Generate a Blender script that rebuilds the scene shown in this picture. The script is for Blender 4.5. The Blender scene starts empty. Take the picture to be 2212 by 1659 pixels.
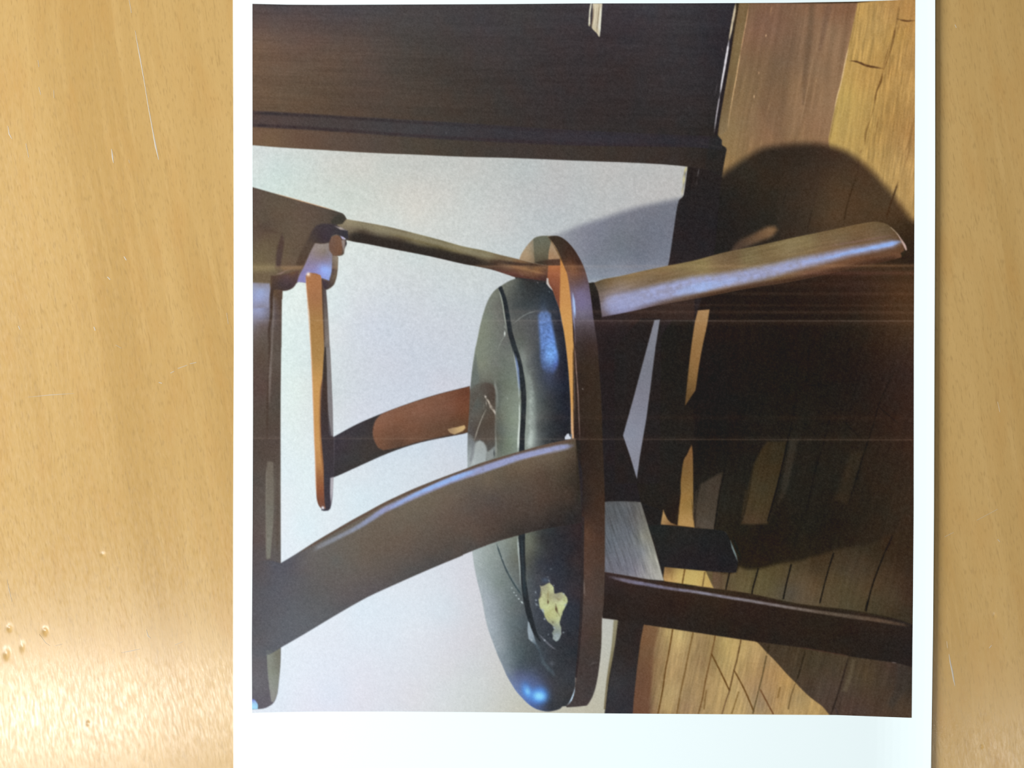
import bpy, math
import numpy as np

# ============================ units, camera, world, lights, exposure ============================
PX = 0.210 / 1510            # metres on the table per pixel of the 2212 x 1659 frame (A4 sheet is 210 mm wide)
TZ = 0.74                    # height of the table top
CAMH = 0.26                  # the phone is held this far above it
SC = bpy.context.scene
COL = SC.collection

def wx(x): return (x - 1106) * PX
def wy(y): return -(y - 829.5) * PX

cam = bpy.data.cameras.new('camera')
cam.sensor_width = 36; cam.lens = 36 * CAMH / (2212 * PX); cam.clip_start = .01; cam.clip_end = 50
cam_o = bpy.data.objects.new('camera', cam); COL.objects.link(cam_o)
cam_o.location = (0, 0, TZ + CAMH)
SC.camera = cam_o

world = bpy.data.worlds.new('world'); SC.world = world; world.use_nodes = True
world.node_tree.nodes['Background'].inputs[0].default_value = (.95, .98, 1, 1)
world.node_tree.nodes['Background'].inputs[1].default_value = .16

def area(name, loc, look, sx, sy, power, col=(1, 1, 1)):
    from mathutils import Vector
    l = bpy.data.lights.new(name, 'AREA'); l.shape = 'RECTANGLE'; l.size = sx; l.size_y = sy; l.energy = power; l.color = col
    o = bpy.data.objects.new(name, l); COL.objects.link(o); o.location = loc
    o.rotation_euler = (Vector(look) - Vector(loc)).to_track_quat('-Z', 'Y').to_euler()
    return o
# daylight from a window to the left, and the long ceiling lamp that glints in the varnish
area('window_light', (-1.15, .12, TZ + .62), (-.1, 0, TZ), .5, .5, 36, (1, .985, .95))
area('ceiling_lamp_light', (-1.22, -.79, TZ + 1.8), (-1.22, -.79, TZ), .72, .18, 17, (1, .985, .95))
area('ceiling_lamp_light_end', (-.70, -.765, TZ + 1.8), (-.70, -.765, TZ), .30, .16, 4.2, (1, .985, .95))
area('ceiling_lamp_light_far', (1.40, -.93, TZ + 1.8), (1.40, -.93, TZ), .7, .16, 4, (1, .985, .95))

SC.view_settings.view_transform = 'Standard'; SC.view_settings.look = 'None'
SC.view_settings.exposure = -.15; SC.view_settings.gamma = 1; SC.view_settings.use_curve_mapping = False

INK_SPEC = .12
FLAT_TEST = 0                # (only for measuring: a plain grey sheet)
VEIL = .0063                 # grey veil of the sheet's faint gloss, linear
# light falling on the sheet, measured once on a plain grey sheet and fitted per channel (last term: the curled right edge)
E0 = .966 * np.array([(1.3159, -.2883, .0011, .0454, -.0134, .0051, .2254), (1.3031, -.2844, .0011, .0443, -.0132, .0053, .2228), (1.2569, -.2736, .0010, .0428, -.0125, .0051, .2142)])
# ============================ painting the print ============================
# --PAINT-BEGIN
import numpy as np, math
X0, Y0, CW, CH = 538, -8, 1446, 1566          # the printed picture, in units of one print dot
TILES = {c: (500 + 500 * (i % 3), 375 * (i // 3), 4.424) for i, c in enumerate('ABCDEFGHIJKL')}
TILES.update(P=(1060, 1380, 7.9), Q=(1340, 1300, 6.1444), R=(1620, 1290, 6.1444), S=(1380, 1060, 6.9125),
             U=(540, 430, 7.541), V=(990, 820, 7.3733), W=(1080, 1200, 10.0545), Z=(0, 0, 1.0), M=(500, 1400, 6.406))
IMG = np.zeros((CH, CW, 3), np.float32)
LAB = np.zeros((CH, CW), np.int16)
YY, XX = np.mgrid[0:CH, 0:CW].astype(np.float32)
XX += X0; YY += Y0

def pts(s):
    """'E 540,810 600,720:175,155,130' -> points (x, y) and colours (or None)"""
    t = TILES['Z']; P = []; C = []
    for k in s.split():
        if k in TILES: t = TILES[k]; continue
        a, _, b = k.partition(':')
        u, v = a.split(',')
        P.append((t[0] + float(u) / t[2], t[1] + float(v) / t[2]))
        C.append([float(q) / 255 for q in b.split(',')] if b else None)
    return np.array(P, np.float32), C

def catmull(P, closed, n=5):
    m = len(P); out = []
    for i in range(m if closed else m - 1):
        if closed: a, b, c, d = P[(i - 1) % m], P[i], P[(i + 1) % m], P[(i + 2) % m]
        else: a, b, c, d = P[max(i - 1, 0)], P[i], P[i + 1], P[min(i + 2, m - 1)]
        for j in range(n):
            t = j / n
            out.append(.5 * (2 * b + (c - a) * t + (2 * a - 5 * b + 4 * c - d) * t * t + (3 * b - a - 3 * c + d) * t ** 3))
    if not closed: out.append(P[-1])
    return np.array(out, np.float32)

def rounded(P):
    """round off the gentle bends of an outline, keep its corners"""
    m = len(P)
    if m < 4: return P
    e = np.roll(P, -1, 0) - P; L = np.hypot(e[:, 0], e[:, 1]) + 1e-6
    e = e / L[:, None]; co = (e * np.roll(e, 1, 0)).sum(1); corner = co < .82
    out = []
    for i in range(m):
        b, c = P[i], P[(i + 1) % m]; Li = L[i]
        if corner[i] and corner[(i + 1) % m]: out.append(b); continue
        k = (i + 1) % m; tb = e[i] if corner[i] else e[i] * L[i] + e[i - 1] * L[i - 1]; tc = e[i] if corner[k] else e[i] * L[i] + e[k] * L[k]
        tb = tb / np.hypot(*tb) * Li; tc = tc / np.hypot(*tc) * Li
        for j in range(4):
            t = j / 4
            out.append(b * (2 * t ** 3 - 3 * t * t + 1) + tb * (t ** 3 - 2 * t * t + t) + c * (3 * t * t - 2 * t ** 3) + tc * (t ** 3 - t * t))
    return np.array(out, np.float32)

def bbox(P, pad):
    x0 = int(max(0, math.floor(P[:, 0].min() - pad - X0))); x1 = int(min(CW, math.ceil(P[:, 0].max() + pad - X0) + 1))
    y0 = int(max(0, math.floor(P[:, 1].min() - pad - Y0))); y1 = int(min(CH, math.ceil(P[:, 1].max() + pad - Y0) + 1))
    return slice(y0, max(y1, y0)), slice(x0, max(x1, x0))

def poly_alpha(P, soft):
    bb = bbox(P, soft + 1); x = XX[bb]; y = YY[bb]
    d = np.full(x.shape, 1e9, np.float32); ins = np.zeros(x.shape, bool)
    n = len(P)
    for i in range(n):
        ax, ay = P[i]; bx, by = P[(i + 1) % n]; ex, ey = bx - ax, by - ay
        L = ex * ex + ey * ey
        if L < 1e-9: continue
        t = np.clip(((x - ax) * ex + (y - ay) * ey) / L, 0, 1)
        d = np.minimum(d, (x - ax - t * ex) ** 2 + (y - ay - t * ey) ** 2)
        if by != ay:
            c = (y >= min(ay, by)) & (y < max(ay, by))
            ins ^= c & (x < ax + (y - ay) * ex / ey)
    d = np.sqrt(d)
    a = np.clip(.5 + np.where(ins, d, -d) / soft, 0, 1)
    return bb, a * a * (3 - 2 * a)

def field(bb, P, C, s=14.):
    """colours between the given points: a smooth surface through them"""
    x = XX[bb]; y = YY[bb]
    if len(C) == 1: return np.broadcast_to(np.array(C[0], np.float32), x.shape + (3,))
    C = np.array(C); n = len(P); st = 4 if x.size > 6000 else 1; s = s * .3
    d = np.sqrt(((P[:, None] - P[None]) ** 2).sum(2) + s * s).astype(np.float64)
    A = np.zeros((n + 1, n + 1)); A[:n, :n] = -d / 100 + np.eye(n) * .04; A[:n, n] = 1; A[n, :n] = 1
    w = np.linalg.solve(A, np.vstack([C, np.zeros((1, 3))]))
    gx = np.arange(x[0, 0], x[0, -1] + st + 1, st, dtype=np.float32); gy = np.arange(y[0, 0], y[-1, 0] + st + 1, st, dtype=np.float32)
    F = np.zeros((len(gy), len(gx), 3), np.float32) + w[n].astype(np.float32)
    for i in range(n):
        r = np.sqrt((gx[None] - P[i, 0]) ** 2 + (gy[:, None] - P[i, 1]) ** 2 + s * s)
        F += (-r / 100)[..., None] * w[i].astype(np.float32)
    F = np.clip(F, C.min(0), C.max(0)).astype(np.float32)
    if st == 1: return F[:x.shape[0], :x.shape[1]]
    i = np.arange(x.shape[0]) / st; j = np.arange(x.shape[1]) / st
    i0 = i.astype(int); j0 = j.astype(int); fi = (i - i0).astype(np.float32)[:, None, None]; fj = (j - j0).astype(np.float32)[None, :, None]
    R0 = F[i0] * (1 - fi) + F[i0 + 1] * fi
    return R0[:, j0] * (1 - fj) + R0[:, j0 + 1] * fj

def full(bb, a):
    m = np.zeros((CH, CW), np.float32); m[bb] = a; return m

def fill(shape, cols, soft=2.0, smooth=False, label=None, clip=None, a=1.0, s=14., keep=False, sharp=False):
    P, _ = pts(shape)
    P = catmull(P, True) if smooth else P if sharp else rounded(P)
    bb, al = poly_alpha(P, soft)
    if label is not None: LAB[bb][al > .5] = label
    al = al * a
    if clip is not None: al = al * clip[bb]
    if cols is not None:
        if isinstance(cols, str): F = field(bb, *pts(cols), s=s)
        else: F = np.array(cols, np.float32) / 255
        IMG[bb] += al[..., None] * (F - IMG[bb])
    if keep: return full(bb, al)

def line(shape, w=2., col=(0, 0, 0), a=1.0, soft=1.6, clip=None, smooth=True, label=None, screen=False, taper=True, rough=.22):
    """soft stroke; w and a may be lists along the line, colours may sit on the points"""
    P, C = pts(shape); n0 = len(P)
    ww = np.array(w if hasattr(w, '__len__') else [w] * n0, np.float32)
    aa = np.array(a if hasattr(a, '__len__') else [a] * n0, np.float32)
    ww = np.interp(np.linspace(0, 1, n0), np.linspace(0, 1, len(ww)), ww); aa = np.interp(np.linspace(0, 1, n0), np.linspace(0, 1, len(aa)), aa)
    cc = np.array([c if c else [q / 255 for q in col] for c in C], np.float32)
    if smooth and n0 > 2:
        Q = catmull(P, False); t = np.linspace(0, n0 - 1, len(Q)); k = np.arange(n0)
        ww = np.interp(t, k, ww); aa = np.interp(t, k, aa); cc = np.stack([np.interp(t, k, cc[:, j]) for j in range(3)], 1); P = Q
    if taper and label is None:                     # strokes thin out at both ends
        L_ = np.concatenate([[0], np.cumsum(np.hypot(*(P[1:] - P[:-1]).T))]); T_ = L_[-1]; e_ = min(14., T_ * .45)
        k_ = np.clip(np.minimum(L_, T_ - L_) / e_, 0, 1)
        if len(P) < 6:                              # short straight stroke: add points so that it can taper
            t_ = np.linspace(0, T_, 9); P = np.stack([np.interp(t_, L_, P[:, j]) for j in (0, 1)], 1).astype(np.float32)
            ww = np.interp(t_, L_, ww); aa = np.interp(t_, L_, aa); cc = np.stack([np.interp(t_, L_, cc[:, j]) for j in range(3)], 1)
            k_ = np.clip(np.minimum(t_, T_ - t_) / e_, 0, 1)
        ww = ww * (.45 + .55 * k_); aa = aa * (.35 + .65 * k_)
    bb = bbox(P, ww.max() / 2 + soft + 1); x = XX[bb]; y = YY[bb]
    if x.size == 0: return
    B = np.full(x.shape, 1e9, np.float32); Wd = np.zeros_like(B); Al = np.zeros_like(B); F = np.zeros(x.shape + (3,), np.float32)
    for i in range(len(P) - 1):
        ax, ay = P[i]; e = P[i + 1] - P[i]; L = float(e @ e)
        if L < 1e-9: continue
        t = np.clip(((x - ax) * e[0] + (y - ay) * e[1]) / L, 0, 1)
        d = np.sqrt((x - ax - t * e[0]) ** 2 + (y - ay - t * e[1]) ** 2)
        m = d < B
        B = np.where(m, d, B); Wd = np.where(m, ww[i] + t * (ww[i + 1] - ww[i]), Wd); Al = np.where(m, aa[i] + t * (aa[i + 1] - aa[i]), Al)
        F = np.where(m[..., None], cc[i] + t[..., None] * (cc[i + 1] - cc[i]), F)
    if rough:
        q_ = vnoise(x / 4.3, y / 4.3, 7) * .6 + vnoise(x / 1.9, y / 1.9, 8) * .4
        Wd = Wd * (1 + rough * q_ * np.minimum(1, 3.2 / np.maximum(Wd, 1))); Al = Al * (1 + rough * .7 * vnoise(x / 7, y / 7, 9))
    al = np.clip(.5 + (Wd / 2 - B) / soft, 0, 1); al = al * al * (3 - 2 * al)
    if label is not None: LAB[bb][al > .5] = label
    al = np.clip(al * Al, 0, 1)
    if clip is not None: al = al * clip[bb]
    if screen: IMG[bb] += al[..., None] * F * (1 - IMG[bb])
    else: IMG[bb] += al[..., None] * (F - IMG[bb])

def glow(c, rx, ry, col, a=1., ang=0., clip=None, p=1.0):
    P, _ = pts(c); cx, cy = P[0]; R = max(rx, ry) * 2.4
    bb = bbox(np.array([[cx - R, cy - R], [cx + R, cy + R]]), 0); x = XX[bb] - cx; y = YY[bb] - cy
    if x.size == 0: return
    ca, sa = math.cos(ang), math.sin(ang); u = (x * ca + y * sa) / rx; v = (-x * sa + y * ca) / ry
    al = a * np.exp(-(u * u + v * v) ** p)
    if clip is not None: al = al * clip[bb]
    IMG[bb] += al[..., None] * (np.array(col, np.float32) / 255 - IMG[bb])

def desat(mask, k):
    g = IMG.mean(2, keepdims=True); IMG[:] += (mask * k)[..., None] * (g - IMG)

def vnoise(u, v, seed=0):
    iu = np.floor(u); iv = np.floor(v); fu = u - iu; fv = v - iv
    fu = fu * fu * (3 - 2 * fu); fv = fv * fv * (3 - 2 * fv)
    def h(a, b):
        q = np.sin(a.astype(np.float64) * 127.1 + b * 311.7 + seed * 17.3) * 43758.5453
        return (q - np.floor(q)).astype(np.float32)
    return ((h(iu, iv) * (1 - fu) + h(iu + 1, iv) * fu) * (1 - fv) + (h(iu, iv + 1) * (1 - fu) + h(iu + 1, iv + 1) * fu) * fv) * 2 - 1

def grain(mask, ang, L, W, k, seed=0, tint=(1, 1, 1), sharp=1.0):
    """streaks of wood figure: brightness wobble drawn out along ang"""
    ys, xs = np.where(mask > .01)
    if len(ys) == 0: return
    bb = slice(ys.min(), ys.max() + 1), slice(xs.min(), xs.max() + 1)
    x = XX[bb]; y = YY[bb]; ca, sa = math.cos(ang), math.sin(ang)
    u = x * ca + y * sa; v = -x * sa + y * ca
    n = vnoise(u / L, v / W, seed) * .6 + vnoise(u / L * 2.1, v / W * 2.3, seed + 5) * .4
    n = np.sign(n) * np.abs(n) ** sharp
    IMG[bb] *= 1 + (mask[bb] * n * k)[..., None] * np.array(tint, np.float32)

(WALL, DOOR, FLOOR, FRAME, RAIL, CUSH, PIPING, FOAM, ARM_F, ARM_B, BACK, BAND, SLAT, ROD, LEG_R, LEG_S, STRETCH, LEG_F, TRIM, KNOB, RING) = range(1, 22)

def paint():
    IMG[:] = np.array((40, 35, 30), np.float32) / 255; LAB[:] = FLOOR
    one = np.ones((CH, CW), np.float32)
    # ---------------- parquet floor: shaded tone, then planks
    fill('Z 1340,-20 2000,-20 2000,1600 1340,1600',
         'Z 1600,450:48,45,42 1700,420:60,52,42 1800,430:90,72,54 1900,440:94,74,54 1960,520:62,50,36 1500,720:40,34,34 1600,700:42,35,31 1700,650:45,36,32 '
         '1850,620:62,46,40 1850,700:50,42,35 1950,640:88,64,45 1960,700:82,62,45 1700,800:38,35,30 1850,800:42,36,34 1960,800:62,48,44 1550,850:36,34,36 '
         '1550,950:35,32,30 1700,950:42,40,36 1850,950:48,42,36 1960,950:62,46,38 1570,1080:46,46,42 1740,1080:42,42,38 1840,1080:46,42,36 '
         '1940,1080:60,50,40 1400,1000:35,33,32 1440,1080:46,37,32 1650,1160:42,36,28 1800,1150:42,38,32 1600,1200:44,40,30 1950,1180:62,50,40 '
         '1680,1400:80,68,54 1750,1430:82,74,58 1800,1480:86,74,66 1870,1460:88,76,58 1930,1440:80,65,58 1960,1470:62,58,54 1950,1530:84,70,58 1850,1530:86,72,66', s=30)
    # planks caught by weak light in the shade
    fill('I 640,980 700,900 850,900 880,890 840,1150 760,1450 700,1659 S 2040,0 1920,490 1780,500 1530,500 1560,250 1600,0 I 460,1659 560,1150',
         'I 800,900:62,54,40 700,1100:66,58,42 600,1500:74,66,46 S 1780,100:76,68,50 1700,420:84,70,54', soft=8, s=20)
    fill('I 60,1310 160,1250 270,1200 240,1400 200,1659 S 1130,590 840,560 860,0 I -20,1659', 'I 150,1400:76,68,60 100,1600:84,76,66 S 1000,450:94,86,78', soft=9, s=20)
    fill('I 920,880 990,880 920,1200 870,1400 800,1500', (84, 76, 66), soft=8, a=.45)
    fill('I 1620,1000 1450,1500 1350,1450 1500,1000', (78, 66, 50), soft=16, a=.4)
    fill('L 325,500 400,480 430,440 490,462 560,465 640,455 700,440 820,410 1000,382 1100,350 1200,330 1310,290 1480,250 1620,240 1760,190 1900,120 2110,60 2110,1010 0,640 60,560 100,470',
         'L 240,560:112,92,74 330,560:108,96,70 450,620:116,106,76 700,620:108,100,70 800,520:96,86,60 900,680:96,90,80 1000,560:104,92,72 1120,640:108,92,70 1160,420:74,62,46 1400,600:92,82,60 '
         '1500,500:86,76,62 1560,760:88,80,60 1750,600:88,72,54 1900,750:84,72,56 1960,300:62,50,38 1750,300:62,54,42 1900,500:76,62,48 2050,500:66,54,44 1900,900:70,62,48 2050,700:72,58,48', soft=12, s=10)
    fill('L 560,470 610,460 600,560 545,720 515,700', (90, 84, 60), soft=5, a=.3)
    IMG[:] *= np.array((.86, .85, .83), np.float32)
    # lit floor, upper right
    up = fill('C 430,28 1560,28 2130,-40 2130,1600 2090,1700 300,1750 240,1640 255,1400 225,1290 300,830 370,400',
              'C 450,150:116,94,70 560,300:132,100,80 620,150:124,94,76 700,500:122,98,76 850,600:120,98,78 800,250:124,96,78 1000,150:128,100,78 980,800:138,110,82 1300,300:140,112,86 '
              '1350,120:132,98,74 1200,600:136,108,82 1250,900:140,112,84 500,900:132,108,78 650,1100:136,108,82 900,1200:140,112,84 1150,1200:144,112,84 400,1250:134,112,80 300,1500:140,114,76 '
              '700,1300:136,106,80 1000,1330:138,110,80', soft=2.2, keep=True, s=12)
    fill('C 430,30 528,30 500,180 440,500 370,900 320,1240 250,1290 225,1290 300,830 370,400', 'C 470,60:116,96,68 400,450:124,106,74 330,900:122,102,72 270,1250:132,112,82', soft=2.5, s=10)
    grain(up, math.radians(101), 130, 13, .10, 3)
    grain(up, math.radians(99), 60, 4, .05, 4)
    fill('C 1100,30 1150,30 1130,300 1090,700 1050,1000 1030,1000 1040,600 1080,300', (104, 84, 66), soft=9, a=.6)
    fill('C 1240,60 1330,40 1260,300 1210,480 1190,480 1210,280', (112, 88, 72), soft=9, a=.5)
    fill('C 700,700 860,640 880,1000 840,1360 780,1360 600,1000', (112, 90, 70), soft=14, a=.35)
    fill('C 1560,28 2130,-40 2150,1600 2150,2150 1500,2150 1284,1380 1310,1200 1370,900 1440,600 1480,400',
         'C 1620,120:186,148,84 1750,250:184,148,88 1850,100:182,142,84 1600,450:188,150,86 1750,520:180,142,80 1980,60:178,134,76 2050,120:184,138,78 1950,350:184,144,78 2060,500:184,142,82 '
         '1880,700:182,142,80 2050,900:186,146,84 1600,800:190,150,84 1480,900:190,158,88 1450,1200:186,154,88 1650,1000:188,152,86 1900,1100:176,136,76 2060,1300:172,130,76 1750,1350:176,140,80 1950,1500:182,146,88 1550,1350:186,152,86', soft=2.2, s=12)
    gold = fill('C 1560,28 2130,-40 2150,1600 2150,2150 1500,2150 1284,1380 1310,1200 1370,900 1440,600 1480,400', None, keep=True)
    grain(gold, math.radians(99), 45, 3.4, .09, 7)
    coarse = fill('C 1530,40 1860,20 1900,200 1830,500 1770,640 1440,580 1480,400', None, soft=4, keep=True)
    coarse += fill('C 1900,220 2140,210 2140,2100 1900,2050 1640,1480 1700,1050 1800,680', None, soft=4, keep=True)
    grain(coarse, math.radians(98), 34, 2.6, .15, 11)
    line('C 1560,30 1480,400 1475,450', 2.5, (140, 112, 78), a=.6)
    line('C 1475,450 1440,600 1400,800 1370,900 1335,1060', 2.4, (218, 186, 138), a=[.9, 1, .9, .9, .7])
    line('C 1335,1060 1310,1180 1290,1320', 1.8, (196, 164, 112), a=[.6, .2])
    line('C 1350,1050 1310,1250 1284,1380', 2, (130, 100, 64), a=.5)
    line('C 522,35 500,180 440,500', 2, (190, 150, 112), a=[.5, .9, 1])
    line('C 440,500 400,740 370,900 340,1080 318,1240', 2.2, (204, 168, 122), a=[1, 1, .9, .5, .5])
    line('C 742,40 725,150', 2.6, (170, 130, 96), a=[.5, .8]); line('C 688,325 680,355', 2.4, (220, 180, 140)); line('C 618,680 612,715', 2.2, (190, 152, 116))
    line('C 573,905 568,940', 2.6, (214, 176, 136)); line('C 1145,500 1060,960 1000,1230', 2, (166, 136, 104), a=[.2, .7, .3]); line('C 735,930 690,1100', 2, (160, 130, 98), a=.5)
    line('C 1175,745 1150,800', 3, (168, 136, 102), a=.6); line('C 560,980 540,1080', 2, (166, 134, 100), a=.6); line('C 645,1330 630,1400', 3, (166, 136, 98), a=.6)
    line('C 1210,1060 1190,1130', 3, (160, 130, 98), a=.5); line('C 500,1250 485,1310', 2, (160, 130, 98), a=.5)
    line('C 1468,578 1560,592 1650,628 1800,655', [2, 4, 5, 4], (88, 60, 38), a=[.5, .9, .9, .9])
    line('C 1960,30 1940,180 1925,240', [3, 5, 6], (112, 84, 48), a=[.4, .6, .8]); line('C 1935,180 2020,200 2108,195', [4, 3.5, 3.5], (86, 58, 36), a=.85)
    line('C 1925,240 1890,420 1850,560 1800,680', [4, 5, 3, 4], (120, 88, 50), a=[.9, .7, .5, .7])
    line('C 1800,680 1780,780 1740,880 1720,1000', [3, 5, 3, 5], (116, 84, 46), a=[.9, .9, .8, .8]); line('C 1720,1000 1690,1120 1640,1260 1630,1390', [3, 2, 5, 4], (124, 94, 52), a=[.7, .4, .7, .8])
    line('C 1800,670 1815,600 1870,400', 2.5, (130, 96, 56), a=.6)
    for q in ('2090,1170 2060,1330 2000,1480', '1760,1100 1740,1260', '1960,230 1940,300', '2030,220 2010,270', '2060,1400 2010,1600', '1870,620 1850,760', '1580,1480 1600,1420'):
        line('C ' + q, 3, (140, 104, 60), a=.55, soft=3)
    desat(gold, .05)
    # big round shadow of the seat
    S = 'C 200,1720 300,1640 450,1540 640,1425 800,1390 1000,1372 1150,1372 1280,1392 1450,1450 1600,1550 1720,1659 F 1800,90 1900,200 2000,340 2060,420 2130,470 2130,900 0,900 0,500 0,100'
    shd = fill(S, 'C 500,1620:60,54,46 800,1500:60,50,42 1000,1450:62,52,44 1300,1500:72,58,48 1500,1600:84,66,50 F 100,200:44,42,42 400,200:50,46,42 300,500:44,42,42 700,150:58,52,44 700,400:52,48,42 '
            '1000,100:66,56,46 950,450:60,52,44 1150,100:74,60,48 1350,100:90,72,54 1300,400:96,76,56 1650,150:88,70,52 1600,400:92,72,52 1850,300:92,74,54 1950,400:86,66,46 2000,600:62,50,36 2050,800:56,44,34', soft=24, s=22, keep=True)
    IMG[:] *= 1 - .16 * shd[..., None]
    fill('F 1185,-90 1205,0 1080,580 820,640 780,300 880,-60', (64, 54, 46), soft=5, a=.25)
    line('F 1550,0 1535,60 1490,200 1450,350 1425,490', [5, 4, 3.5, 3.5, 4], (60, 46, 32), a=[.5, .8, .8, .9, .8])
    line('F 1950,70 1890,250 1850,370 1835,450', 4, (66, 48, 32), a=[.5, .85, .9, .7]); line('F 1210,0 1170,160 1130,330', 3, (58, 46, 36), a=[.3, .5, .5])
    line('F 1130,330 1090,480 1070,580', 3.2, (50, 40, 32), a=.75); line('F 895,90 860,240 835,350', 3, (40, 36, 32), a=.5); line('C 1570,1530 1560,1659', 3.5, (58, 42, 34), a=.6)
    fill('F 420,650 560,580 700,510 770,505 790,540 740,600 640,640 520,695 400,745 330,770', 'F 730,550:126,98,70 600,610:104,82,62 450,680:78,64,54', soft=14, s=12)
    # seams between planks
    K = (26, 24, 20)
    for q, a in (('I 1010,400 950,640 880,950 800,1300 700,1659', [.3, .5, .9, 1, 1]), ('L -30,-200 -60,-100 -80,20', [0.5, .4]), ('I 1320,600 1240,900 1150,1200 1070,1560', [.2, .5, .8, .6]),
                 ('I 1930,200 1780,500 1710,740 1640,950 1540,1280 1480,1480', [.2, .5, .5, .7, .7, .3]), ('I 290,1180 240,1400 205,1659', [.4, .8, .9]),
                 ('L 205,0 190,90', [.9, .9]), ('L 335,495 300,655', [1, 1]), ('L 610,460 560,640 550,700', [1, 1]), ('L 925,420 880,600 850,745', [1, 1]), ('L 1330,310 1260,540 1200,780', [1, 1]),
                 ('L 1890,150 1800,350 1700,620 1640,860', [.6, .9, 1, 1]), ('I 560,1150 500,1500 450,1659', [.3, .5])):
        line(q, 3.2, K, a=a, soft=2.2, taper=False)
    for q in ('I 750,760 860,890', 'I 950,640 1200,870', 'I 1400,680 1610,890', 'I 1750,560 1960,740'): line(q, 3, (26, 24, 22), a=.5, soft=3)
    line('R 1580,0 1520,180', 3, K, a=.9); line('R 950,0 925,90', 3, K, a=.9)
    fl = (LAB == FLOOR).astype(np.float32); fl[:700 - Y0] = 0
    grain(fl, math.radians(104), 60, 4, .08, 21)
    fill('L 1040,60 1000,300 960,380 1030,380 1080,200', (48, 42, 32), soft=20, a=.3)
    # floor lower left: lit planks
    low = fill('Q 310,300 700,360 1250,440 1780,520 1940,670 2060,790 2212,960 R 600,1130 740,1275 860,1375 960,1450 1040,1545 1100,1620 -300,1620 Q 100,1560 150,1450 220,900 280,450',
               'Q 350,400:122,92,66 300,800:112,82,60 250,1200:108,76,58 320,1400:110,80,64 520,420:146,118,78 620,420:184,156,96 500,900:148,118,76 480,1250:156,128,84 800,450:192,166,104 750,800:184,152,98 '
               '680,1200:190,160,104 620,1420:184,154,96 1050,480:160,130,84 1150,550:152,122,76 950,800:166,136,88 1080,800:152,122,80 900,1200:160,130,86 850,1400:158,126,88 1400,550:186,158,92 1350,800:178,150,90 '
               '1250,1100:178,146,92 1150,1380:180,148,94 1300,1300:182,150,94 1700,650:192,158,98 1700,900:180,146,90 1650,1100:176,140,92 1550,1150:188,158,100 1600,1400:190,158,98 1850,1350:150,126,94 '
               '2000,800:176,140,90 2000,1100:176,138,88 2150,1100:178,140,82 2150,1400:190,154,96 R 300,1000:178,138,84 500,1150:190,148,84 400,1450:184,144,86 650,1350:172,144,94 800,1450:188,152,90 950,1500:176,142,84',
               soft=3, keep=True, s=9)
    grain(low, math.radians(102), 34, 2.8, .11, 31); grain(low, math.radians(102), 120, 14, .05, 32); desat(low, .14)
    fill('Q 310,300 410,320 500,350 440,700 420,1000 380,1500 100,1560 150,1450 220,900 280,450', 'Q 380,350:120,90,64 350,700:112,84,60 300,1000:106,76,58 250,1300:108,78,60', soft=9, a=.85, clip=low)
    D = (110, 78, 38)
    for q, c in (('Q 695,370 650,640 600,900 560,1180 500,1490', D), ('Q 965,410 900,720 860,920 800,1200 750,1490', (134, 104, 60)), ('Q 1260,450 1210,690 1130,1050 1090,1280 1035,1490', (128, 96, 56)),
                 ('Q 1210,690 1330,930 1450,1180', D), ('Q 1600,510 1550,760 1500,950 1450,1180', (112, 84, 50)), ('Q 1450,1180 1400,1320 1350,1490', (132, 104, 70)), ('Q 1510,910 1640,1150 1770,1450', D),
                 ('Q 1940,720 1880,1000 1840,1160 1760,1480', (110, 92, 60)), ('Q 1860,1170 1950,1340 2030,1490', (120, 84, 52)), ('R 600,1150 540,1330 510,1480', (128, 104, 66)), ('R 400,1200 370,1330', (146, 114, 66)),
                 ('Q 1570,1200 1480,1480', (146, 116, 66)), ('Q 1140,1180 1110,1420', (142, 112, 68))):
        line(q, 3, [v * .88 for v in c], a=.95, soft=2, clip=low, taper=False)
    line('R 265,610 225,760', 3.5, (52, 44, 30)); line('R 740,680 690,880 640,1050 605,1130', 3.6, (48, 42, 32), soft=2.2)
    line('R 1310,790 1200,1180 1120,1430 1070,1570', [3.5, 3, 4, 4], (46, 38, 34), soft=2.2); line('R 1120,1440 1170,1570', 4, (58, 50, 50), a=.9)
    fill('R 1350,820 1300,1020 1220,1250 1290,1250 1370,1000 1400,830', (104, 94, 74), soft=8, a=.5)
    fill('R 1950,850 2110,900 2100,1150 2000,1320 1880,1480 1830,1400 1930,1200', (60, 56, 52), soft=14, a=.6)
    lr = np.zeros_like(fl); lr[1340 - Y0:, 1700 - X0:] = 1; lr *= (LAB == FLOOR); lr *= 1 - low
    grain(lr, math.radians(103), 50, 5, .08, 33)
    # streak of light beyond the legs
    fill('F 20,1310 145,1298 120,1450 75,1659 I 40,200 10,410 0,425 H 2120,565 2145,260 2180,0', 'F 80,1330:166,130,88 50,1600:148,114,72 I 30,200:140,106,66 H 2170,300:126,98,60 2140,480:98,76,48', soft=2.5, s=10)
    fill('H 2182,905 2195,1000 2200,1300 2200,1659 S 790,130 830,550 580,520 620,0 H 2065,1600 2075,1350 2085,1250 2110,1080 2150,1010',
         'H 2185,1000:126,92,58 2130,1200:120,94,56 2140,1500:140,112,62 S 700,100:150,116,66 680,450:176,140,86 780,500:176,140,88', soft=3, s=10)
    fill('S 330,1130 1000,1195 1050,1310 1115,1455 380,1350 340,1250', 'S 420,1200:150,118,78 460,1180:120,94,60 600,1250:196,170,104 850,1300:196,172,104 1050,1400:190,160,96 450,1320:186,150,96', soft=3, s=7)
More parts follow.
